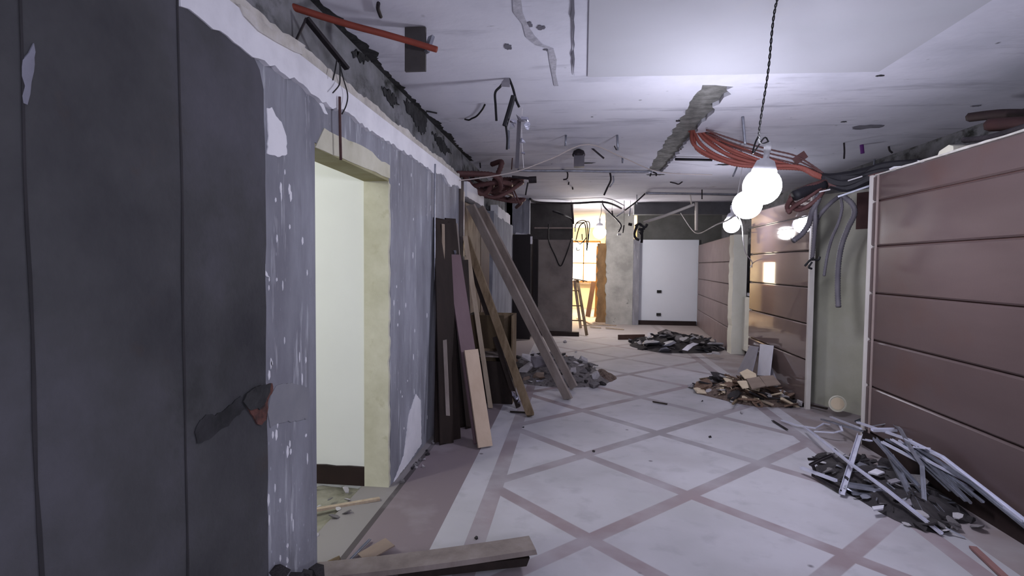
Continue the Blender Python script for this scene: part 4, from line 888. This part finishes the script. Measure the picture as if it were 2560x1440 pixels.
def heap(name, c, rx, ry, h, rot, m, label, seed):
    bm = bmesh.new(); n, k_ = 14, 40; rows = []
    for i in range(n+1):
        r_ = i/n; row = []
        for j in range(k_):
            a = 2*PI*j/k_; e = 1+.22*noise.noise(Vector((math.cos(a)*1.5, math.sin(a)*1.5, seed)))
            x = r_*rx*e*math.cos(a); y = r_*ry*e*math.sin(a)
            z = h*(1-r_**1.6)+(.02+.10*h)*noise.noise(Vector((x*9, y*9, seed)))*(1-r_**4)
            X_ = c[0]+x*math.cos(rot)-y*math.sin(rot); Y_ = c[1]+x*math.sin(rot)+y*math.cos(rot)
            row.append(bm.verts.new((X_, Y_, max(z, .002))))
        rows.append(row)
    for i in range(n):
        for j in range(k_):
            a, b_, c_, d_ = rows[i][j], rows[i][(j+1) % k_], rows[i+1][(j+1) % k_], rows[i+1][j]
            bm.faces.new((a, b_, c_, d_))
    bot = [bm.verts.new((v.co.x, v.co.y, 0)) for v in rows[-1]]
    for j in range(k_): bm.faces.new((rows[-1][j], rows[-1][(j+1) % k_], bot[(j+1) % k_], bot[j]))
    bm.faces.new(bot)
    return tag(obj(name, bm, m), label, 'debris', kind='stuff')
def scatter(n, c, rx, ry, h, rot, kinds, label, group, smin, smax, name='rubble_piece'):
    for _ in range(n):
        r_ = math.sqrt(R.random())*1.03; a = R.uniform(0, 2*PI); x = r_*rx*math.cos(a); y = r_*ry*math.sin(a)
        s = R.uniform(smin, smax)*(1 if R.random() < .85 else 1.5); kd, m = R.choice(kinds)
        z = max(h*(1-min(r_, 1)**1.6), 0)+s*.28
        bit(name, kd, m, (c[0]+x*math.cos(rot)-y*math.sin(rot), c[1]+x*math.sin(rot)+y*math.cos(rot), z), s, label, group)
# left pile
LP = (-.28, 7.55); heap('plaster_debris', LP, .74, .95, .26, .5, 'dust', 'grey plaster dust heap under the two long planks', 1)
scatter(120, LP, .76, .98, .25, .5, [('chunk', 'plaster_bit'), ('flake', 'plaster_bit'), ('chunk', 'grey_bit'), ('flake', 'grey_bit'), ('flake', 'dark_bit'), ('chunk', 'dark_bit'), ('flake', 'wood_bit')], 'broken plaster piece in the heap behind the two long planks', 'plaster pieces in the left heap', .025, .07)
for (px, py, w_, h_, m, lab) in ((1350, 905, .13, .10, 'gypsum_grey', 'large rounded grey lump on the left heap'), (1315, 920, .10, .09, 'plaster_bit', 'pale lump beside the dark cabinet'), (1318, 962, .06, .13, 'brown_card', 'brown torn card at the near edge of the left heap'), (1346, 940, .10, .06, 'brown_card', 'folded brown card on the left heap'), (1408, 948, .04, .06, 'white_plaster', 'small white flake between the long planks'), (1318, 895, .07, .06, 'plaster_bit', 'crumbled white lump at the back of the left heap')):
    p = at(px, py, 'y', 6.9); bm = hull([p+Vector((R.uniform(-w_, w_), R.uniform(-.05, .05), R.uniform(-h_, h_)))*1 for _ in range(14)])
    tag(obj('rubble_lump', bm, m, smooth=False), lab, 'rubble')
heap('plaster_debris', (.38, 7.35), .22, .26, .10, 0, 'brown_dust', 'brown crumbled paper heap at the right end of the left pile', 3)
bit('rubble_piece', 'chunk', 'plaster_bit', tuple(at(1412, 853, 'z', .03)), .05, 'small white chip alone on the floor behind the left heap', None)
# small debris between cabinet and pile
bm = bmesh.new(); tube(bm, [at(1340, 953, 'z', .04), at(1365, 953, 'z', .04)], .012, 8); tag(obj('shiny_tube', bm, 'foil'), 'short shiny tube lying under the left heap edge', 'tube')
# far pile
FP = (1.95, 10.55); heap('far_debris', FP, .85, .95, .21, -.5, 'dark_bit', 'dark rubbish heap by the far white panel bay', 5)
scatter(110, FP, .85, .95, .19, -.5, [('flake', 'dark_bit'), ('chunk', 'dark_bit'), ('splinter', 'dark_bit'), ('splinter', 'dark_bit'), ('flake', 'metal_grey'), ('flake', 'plaster_bit'), ('splinter', 'metal_grey'), ('flake', 'grey_bit')], 'scrap piece in the dark heap before the far bay', 'scrap pieces in the far heap', .04, .12)
for (px, py, s_) in ((1625, 836, .10), (1712, 858, .10), (1735, 862, .09), (1775, 884, .07), (1790, 882, .09)):
    bit('rubble_piece', 'flake', 'plaster_bit', tuple(at(px, py, 'z', .08)), s_, 'pale flat fragment on the dark far heap', 'pale fragments on the far heap')
plank('fallen_skirting', at(1545, 843, 'z', .05), at(1612, 842, 'z', .05), .02, .10, 'brown_frame', 'short dark red skirting piece lying before the far bay', 'board', upv=(0, 0, 1), nseg=1)
plank('bent_sheet', at(1712, 876, 'z', .10), at(1740, 858, 'z', .2), .12, .006, 'metal_white', 'bent pale sheet metal standing in the far heap', 'sheet', upv=(0, 0, 1), nseg=2, warp=.02)
tag(obj('coiled_cable', (lambda b: (tube(b, [Vector((2.3+.28*math.cos(a), 10.0+.22*math.sin(a), .05+.01*math.sin(3*a))) for a in [k*.5 for k in range(26)]], .016, 6, n=2), b)[1])(bmesh.new()), 'hose_dark', smooth=True), 'black cable coil lying at the near edge of the far heap', 'cable')
# right timber pile
RP = (2.02, 6.62); heap('timber_debris', RP, .46, .58, .15, .5, 'brown_dust', 'brown splinter heap against the far laminate wall', 7)
scatter(150, RP, .47, .62, .17, .5, [('splinter', 'wood_bit'), ('splinter', 'wood_bit'), ('flake', 'wood_bit'), ('splinter', 'dark_bit'), ('flake', 'plaster_bit'), ('splinter', 'cardboard'), ('flake', 'dark_bit'), ('flake', 'cardboard')], 'splintered scrap in the heap against the far laminate wall', 'splinters in the right timber heap', .03, .095, 'timber_splinter')
def sheet(name, l, z, m, lab, t_=.010, cat='sheet'):
    pts = [at(px, py, 'z', z+dz) for px, py, dz in l]; bm = hull(pts+[p-Vector((0, 0, t_)) for p in pts]); return tag(obj(name, bm, m), lab, cat)
sheet('card_sheet', ((1849, 931, .02), (1868, 922, .03), (1890, 934, .02), (1892, 945, .0), (1862, 946, 0)), .22, 'cardboard', 'cream card sheet on top of the right timber heap')
sheet('card_sheet', ((1842, 952, 0), (1866, 951, .02), (1871, 968, 0), (1856, 970, -.02)), .20, 'cardboard', 'small cream card piece at the left front of the timber heap')
sheet('card_sheet', ((1866, 947, .0), (1897, 941, .02), (1915, 964, 0), (1880, 972, -.02)), .22, 'brown_card', 'flat grey brown card, left of two on the timber heap')
sheet('card_sheet', ((1898, 940, .0), (1933, 938, .02), (1952, 960, 0), (1916, 965, -.02)), .23, 'brown_card', 'flat grey brown card, right of two on the timber heap')
for l, lab, m in ((((1750, 948), (1822, 938)), 'thin stick reaching left from the timber heap, uppermost', 'old_timber'), (((1792, 948), (1838, 980)), 'dark stick slanting left of the timber heap', 'dark_timber'), (((1792, 964), (1836, 967)), 'short level stick left of the timber heap', 'old_timber'), (((1857, 985), (1832, 1010)), 'stick pointing toward the camera at the heap front', 'old_timber'), (((1812, 988), (1880, 990)), 'low stick at the heap front', 'dark_timber'), (((1936, 944), (1966, 956)), 'pale splinter on the right slope of the timber heap', 'light_stick'), (((1880, 995), (1932, 1012)), 'pale curved strip at the front of the timber heap', 'light_stick'), (((1985, 1005), (2068, 1022)), 'dark stick lying toward the green pier', 'dark_timber'), (((1838, 975), (1915, 968)), 'dark stick across the heap front', 'dark_timber'), (((1880, 983), (1960, 992)), 'brown stick low on the heap', 'old_timber')):
    plank('loose_stick', at(*l[0], 'z', .03), at(*l[1], 'z', .05 if '938' not in lab else .1), .022, .018, m, lab, 'stick', upv=(0, 0, 1), nseg=2, warp=.004)
p = at(1996, 1008, 'z', .05); bit('rubble_piece', 'chunk', 'plaster_bit', tuple(p), .055, 'white lump at the right end of the timber heap', None)
def leaning(name, l, m, lab):
    pts = [at(px, py, 'x', x) for px, py, x in l]; bm = hull(pts+[p+Vector((.012, 0, 0)) for p in pts]); return tag(obj(name, bm, m), lab, 'sheet')
leaning('gypsum_sheet', ((1900, 860, 2.44), (1932, 864, 2.44), (1923, 940, 2.32), (1893, 938, 2.32)), 'gypsum_white', 'white gypsum offcut leaning upright against the laminate wall')
leaning('gypsum_sheet', ((1874, 864, 2.44), (1895, 867, 2.44), (1878, 935, 2.22), (1843, 930, 2.22)), 'gypsum_grey', 'grey gypsum offcut leaning left of the white one')
leaning('gypsum_sheet', ((1908, 916, 2.38), (1925, 912, 2.42), (1940, 950, 2.36), (1915, 948, 2.32)), 'gypsum_grey', 'small grey offcut at the foot of the white gypsum piece')
# lid by the pier
p = at(2093, 1009, 'y', 5.72); bm = bmesh.new(); lathe(bm, [(.078, 0), (.082, .004), (.082, .012), (.070, .014), (.066, .006), (.004, .006)], p, (-.15, -1, .12), 28)
t = thing('round_lid', tuple(p), 'round cream lid leaning at the foot of the green pier', 'lid'); obj('disc', bm, 'ceramic', t, smooth=False)
bm = bmesh.new(); lathe(bm, [(.058, .0065), (.060, .012), (.002, .012)], p, (-.15, -1, .12), 28); obj('inner_disc', bm, 'cardboard', t)
# metal profiles
def prof(l, w_, h_, m, lab, up_=(0, 0, 1)):
    bm = bmesh.new(); channel(bm, [at(px, py, 'z', z) if not isinstance(z, str) else at(px, py, 'x', float(z)) for px, py, z in l], w_, h_, .003, Vector(up_))
    return tag(obj('metal_profile', bm, m), lab, 'metal profile', 'metal profiles in the near right heap')
MP = (2.12, 3.90); heap('metal_debris', MP, .31, .66, .10, .05, 'dark_bit', 'dark dust heap under the metal profiles', 9)
scatter(90, MP, .33, .70, .09, .05, [('flake', 'dark_bit'), ('chunk', 'dark_bit'), ('splinter', 'dark_bit'), ('flake', 'grey_bit'), ('splinter', 'metal_grey'), ('flake', 'metal_grey'), ('flake', 'plaster_bit')], 'dark scrap under the metal profiles near the right wall', 'scraps under the metal profiles', .02, .055)
profs = [
 (((2011, 1069, .06), (2124, 1160, .14), (2219, 1229, .12), (2354, 1337, .01)), .020, .014, 'metal_white', 'longest white profile lying diagonally over the whole heap'),
 (((1953, 1052, .02), (1990, 1064, .02), (2039, 1072, .03), (2060, 1060, .06), (2075, 1063, .05)), .016, .010, 'metal_white', 'bent white strip pointing left at the back of the heap'),
 (((2150, 1089, .20), (2105, 1237, .02)), .036, .02, 'metal_white', 'double railed white profile crossing under the long diagonal'),
 (((2002, 1172, .04), (2091, 1205, .05)), .024, .018, 'metal_white', 'short white profile at the left front of the heap'),
 (((2180, 1078, .24), (2280, 1077, .26)), .045, .02, 'metal_white', 'thick white bar pointing right at the top of the heap'),
 (((2144, 1058, .20), (2277, 1104, .26)), .022, .016, 'metal_white', 'thin pale profile slanting down right over the thick bar'),
 (((2186, 1098, .24), (2354, 1286, .01)), .028, .02, 'metal_grey', 'grey profile running down to the near edge of the heap'),
 (((2180, 1066, .22), (2231, 1058, .28), (2250, 1073, .30), (2277, 1122, .28), (2305, 1165, .22), (2312, 1275, .01)), .026, .006, 'metal_grey', 'arched grey strap bent over the heap'),
 (((2204, 1107, .24), (2436, 1229, .12)), .020, .016, 'metal_white', 'straight pale profile toward the right wall, lower'),
 (((2214, 1100, .25), (2440, 1218, .15)), .016, .014, 'metal_grey', 'straight grey profile just above the lower pale one'),
 (((2228, 1100, .27), (2330, 1160, .24), (2450, 1222, .16)), .018, .012, 'metal_white', 'slightly bent pale profile in the middle of the right bundle'),
 (((2265, 1101, '2.36'), (2354, 1145, '2.40'), (2439, 1211, '2.44'), (2562, 1307, '2.44')), .030, .016, 'metal_white', 'brightest long profile leaning along the right wall'),
 (((2290, 1120, '2.34'), (2420, 1205, '2.40'), (2575, 1330, '2.43')), .022, .014, 'metal_grey', 'grey profile parallel to the brightest wall profile'),
 (((2277, 1118, .27), (2321, 1123, .30)), .040, .008, 'metal_white', 'short white flat end sticking up at the right wall'),
 (((2054, 1050, .05), (2155, 1080, .18)), .020, .014, 'metal_grey', 'grey profile at the back of the heap, farthest one'),
 (((2077, 1044, .04), (2152, 1074, .18)), .020, .014, 'metal_white', 'pale profile at the back of the heap beside the farthest one'),
 (((2036, 1080, .05), (2085, 1083, .08), (2106, 1078, .1), (2100, 1066, .12)), .018, .010, 'metal_white', 'white strip with a curled end at the back left'),
 (((2121, 1216, .05), (2217, 1231, .06)), .050, .022, 'metal_grey', 'wide grey profile low at the heap front'),
 (((2130, 1236, .03), (2220, 1243, .03)), .022, .012, 'metal_grey', 'narrow grey profile below the wide one'),
 (((2225, 1140, .16), (2300, 1290, .02)), .040, .02, 'metal_grey', 'dull grey profile half hidden under the arch'),
 (((2035, 1190, .02), (2110, 1232, .02)), .04, .02, 'metal_dark', 'dark profile under the short white one at left'),
 (((2140, 1056, .04), (2165, 1046, .05)), .03, .014, 'metal_grey', 'short grey offcut behind the heap'),
 (((1931, 1052, .01), (1968, 1075, .01)), .018, .008, 'metal_dark', 'dark strip on the floor at the far left of the heap'),
 (((2160, 1100, .14), (2178, 1104, .15)), .03, .01, 'metal_white', 'tiny white offcut at the heap centre'),
]
for k in range(12):
    a = R.uniform(0, 1); sx = 2235+a*60+R.uniform(-15, 15); sy = 1095+a*35; ex = 2380+a*70+R.uniform(-40, 30); ey = 1195+a*60+R.uniform(-15, 25)
    profs.append((((sx, sy, .24+.03*a), (ex, ey, .13)), R.choice((.012, .018, .022)), .012, R.choice(('metal_white', 'metal_grey', 'metal_grey')), 'one of the jumbled thin profiles inside the bundle beside the right wall'))
for l, w_, h_, m, lab in profs: prof(l, w_, h_, m, lab)
t = thing('black_bracket', tuple(at(2060, 1160, 'z', .05)), 'black bent bracket frame at the left of the metal heap', 'bracket')
for l in (((2026, 1165, .10), (2055, 1150, .14), (2078, 1140, .16), (2092, 1155, .12)), ((2030, 1163, .08), (2036, 1180, .03)), ((2020, 1150, .08), (2052, 1150, .09))):
    bm = bmesh.new(); channel(bm, [at(px, py, 'z', z) for px, py, z in l], .028, .012, .003); obj('bar', bm, 'metal_dark', t)
sheet('gypsum_chip', ((2170, 1180, 0), (2190, 1171, .01), (2212, 1180, 0), (2195, 1186, 0)), .12, 'gypsum_white', 'flat white chip in the middle of the metal heap')
sheet('gypsum_chip', ((2180, 1266, 0), (2210, 1262, .0), (2208, 1271, 0), (2184, 1274, 0)), .05, 'gypsum_white', 'flat white chip at the near edge of the metal heap')
sheet('gypsum_chip', ((2218, 1200, 0), (2240, 1195, .0), (2252, 1202, 0), (2228, 1208, 0)), .11, 'gypsum_grey', 'flat grey chip right of the white chip in the metal heap')
sheet('gypsum_chip', ((2255, 1250, 0), (2275, 1246, .0), (2280, 1262, 0), (2262, 1262, 0)), .07, 'gypsum_grey', 'grey chip under the arched strap')
# floor bits
for (px, py, s_, m, lab) in ((1485, 1128, .016, 'dark_bit', 'dark crumb near a tile line crossing, centre left'), (1852, 1032, .03, 'plaster_bit', 'white crumb in front of the timber heap'), (1775, 1092, .018, 'dark_bit', 'dark crumb on the tile, centre right'), (1308, 1068, .014, 'dark_bit', 'dark crumb in front of the brown square timber'), (1755, 1002, .018, 'dark_bit', 'dark crumb left of the timber heap'), (1190, 1345, .014, 'dark_bit', 'dark crumb near the foreground plank'), (1440, 880, .03, 'plaster_bit', 'white crumb on the floor past the left heap'), (1060, 1165, .02, 'plaster_bit', 'white crumb on the brown border by the left wall')):
    p = at(px, py, 'z', s_*.4); bit('floor_crumb', 'chunk', m, tuple(p), s_, lab, None)
plank('loose_stick', at(1632, 1004, 'z', .012), at(1668, 1010, 'z', .012), .018, .012, 'dark_timber', 'small dark stick alone on the mid floor', 'stick', upv=(0, 0, 1), nseg=1)
plank('loose_stick', at(1275, 1029, 'z', .01), at(1318, 1031, 'z', .01), .018, .012, 'dark_timber', 'small dark stick at the foot of the dark cabinet', 'stick', upv=(0, 0, 1), nseg=1)
# foreground plank on debris
PA = at(790, 1432, 'z', .03); PB = at(1334, 1362, 'z', .10)
bm = bmesh.new(); beam(bm, PA, PB, .14, .026, (0, 0, 1), 10, -.008, .012)
tag(obj('foreground_plank', bm, 'grey_plank'), 'bare plank lying across the floor in the near left foreground, right end raised', 'plank')
bm = bmesh.new(); beam(bm, PA.lerp(PB, .38)-Vector((0, .02, .035)), PA.lerp(PB, .97)-Vector((0, .02, .05)), .085, .04, (0, 0, 1), 4, 0, .01)  # dark strip added where the plank's shadow falls
tag(obj('plank_shadow_strip', bm, 'dark_timber'), 'dark strip standing for the shadow under the foreground plank', 'batten')
bm = bmesh.new(); beam(bm, at(905, 1395, 'z', .02), at(975, 1355, 'z', .05), .10, .006, (0, 0, 1)); tag(obj('card_offcut', bm, 'brown_card'), 'folded brown card offcut behind the foreground plank', 'card')
bm = bmesh.new(); channel(bm, [at(872, 1405, 'z', .01), at(925, 1350, 'z', .012)], .014, .008, .002); tag(obj('thin_strip', bm, 'metal_grey'), 'thin shiny strip in the floor gap along the left wall', 'strip')
bm = bmesh.new(); beam(bm, at(820, 1412, 'z', .01), at(850, 1398, 'z', .03), .04, .02, (0, 0, 1)); tag(obj('timber_offcut', bm, 'old_timber'), 'small timber offcut at the left end of the foreground plank', 'offcut')
for k, (px, py, s_) in enumerate(((705, 1432, .05), (740, 1436, .04), (790, 1428, .045), (765, 1440, .04))):
    p = at(px, py, 'x', -1.15 if px < 760 else -1.12); p.z = max(p.z, .02); bit('rubble_piece', 'chunk', 'dark_bit', tuple(p), s_, 'dark lump at the foot of the doorway jamb', 'dark lumps at the near jamb')
# side room debris
plank('loose_stick', Vector((-1.66, 3.02, .0)), at(948, 1247, 'z', .01), .03, .015, 'light_stick', 'pale stick lying inside the left doorway', 'stick', upv=(0, 0, 1))
scatter(26, (-1.62, 3.0), .28, .45, .0, 0, [('chunk', 'grey_bit'), ('flake', 'grey_bit'), ('flake', 'plaster_bit')], 'crumbled screed lump on the floor inside the left doorway', 'lumps inside the left doorway', .012, .035)
plank('orange_strip', at(2432, 1368, 'z', .012), at(2520, 1450, 'z', .012), .035, .012, mat('brick_strip', [(132, 98, 96), (142, 106, 104)], rough=.8), 'reddish strip lying on the floor at the bottom right corner', 'strip', upv=(0, 0, 1), nseg=1)
# crumbs along the left wall foot
for k in range(26):
    y = R.uniform(3.5, 5.3); bit('wall_foot_crumb', 'chunk', R.choice(('grey_bit', 'plaster_bit', 'dark_bit')), (-1.17+R.uniform(0, .05), y, .008), R.uniform(.01, .026), 'plaster crumb at the foot of the left wall', 'crumbs along the left wall foot')
for o in bpy.data.objects:
    if '_base' in o: del o['_base']
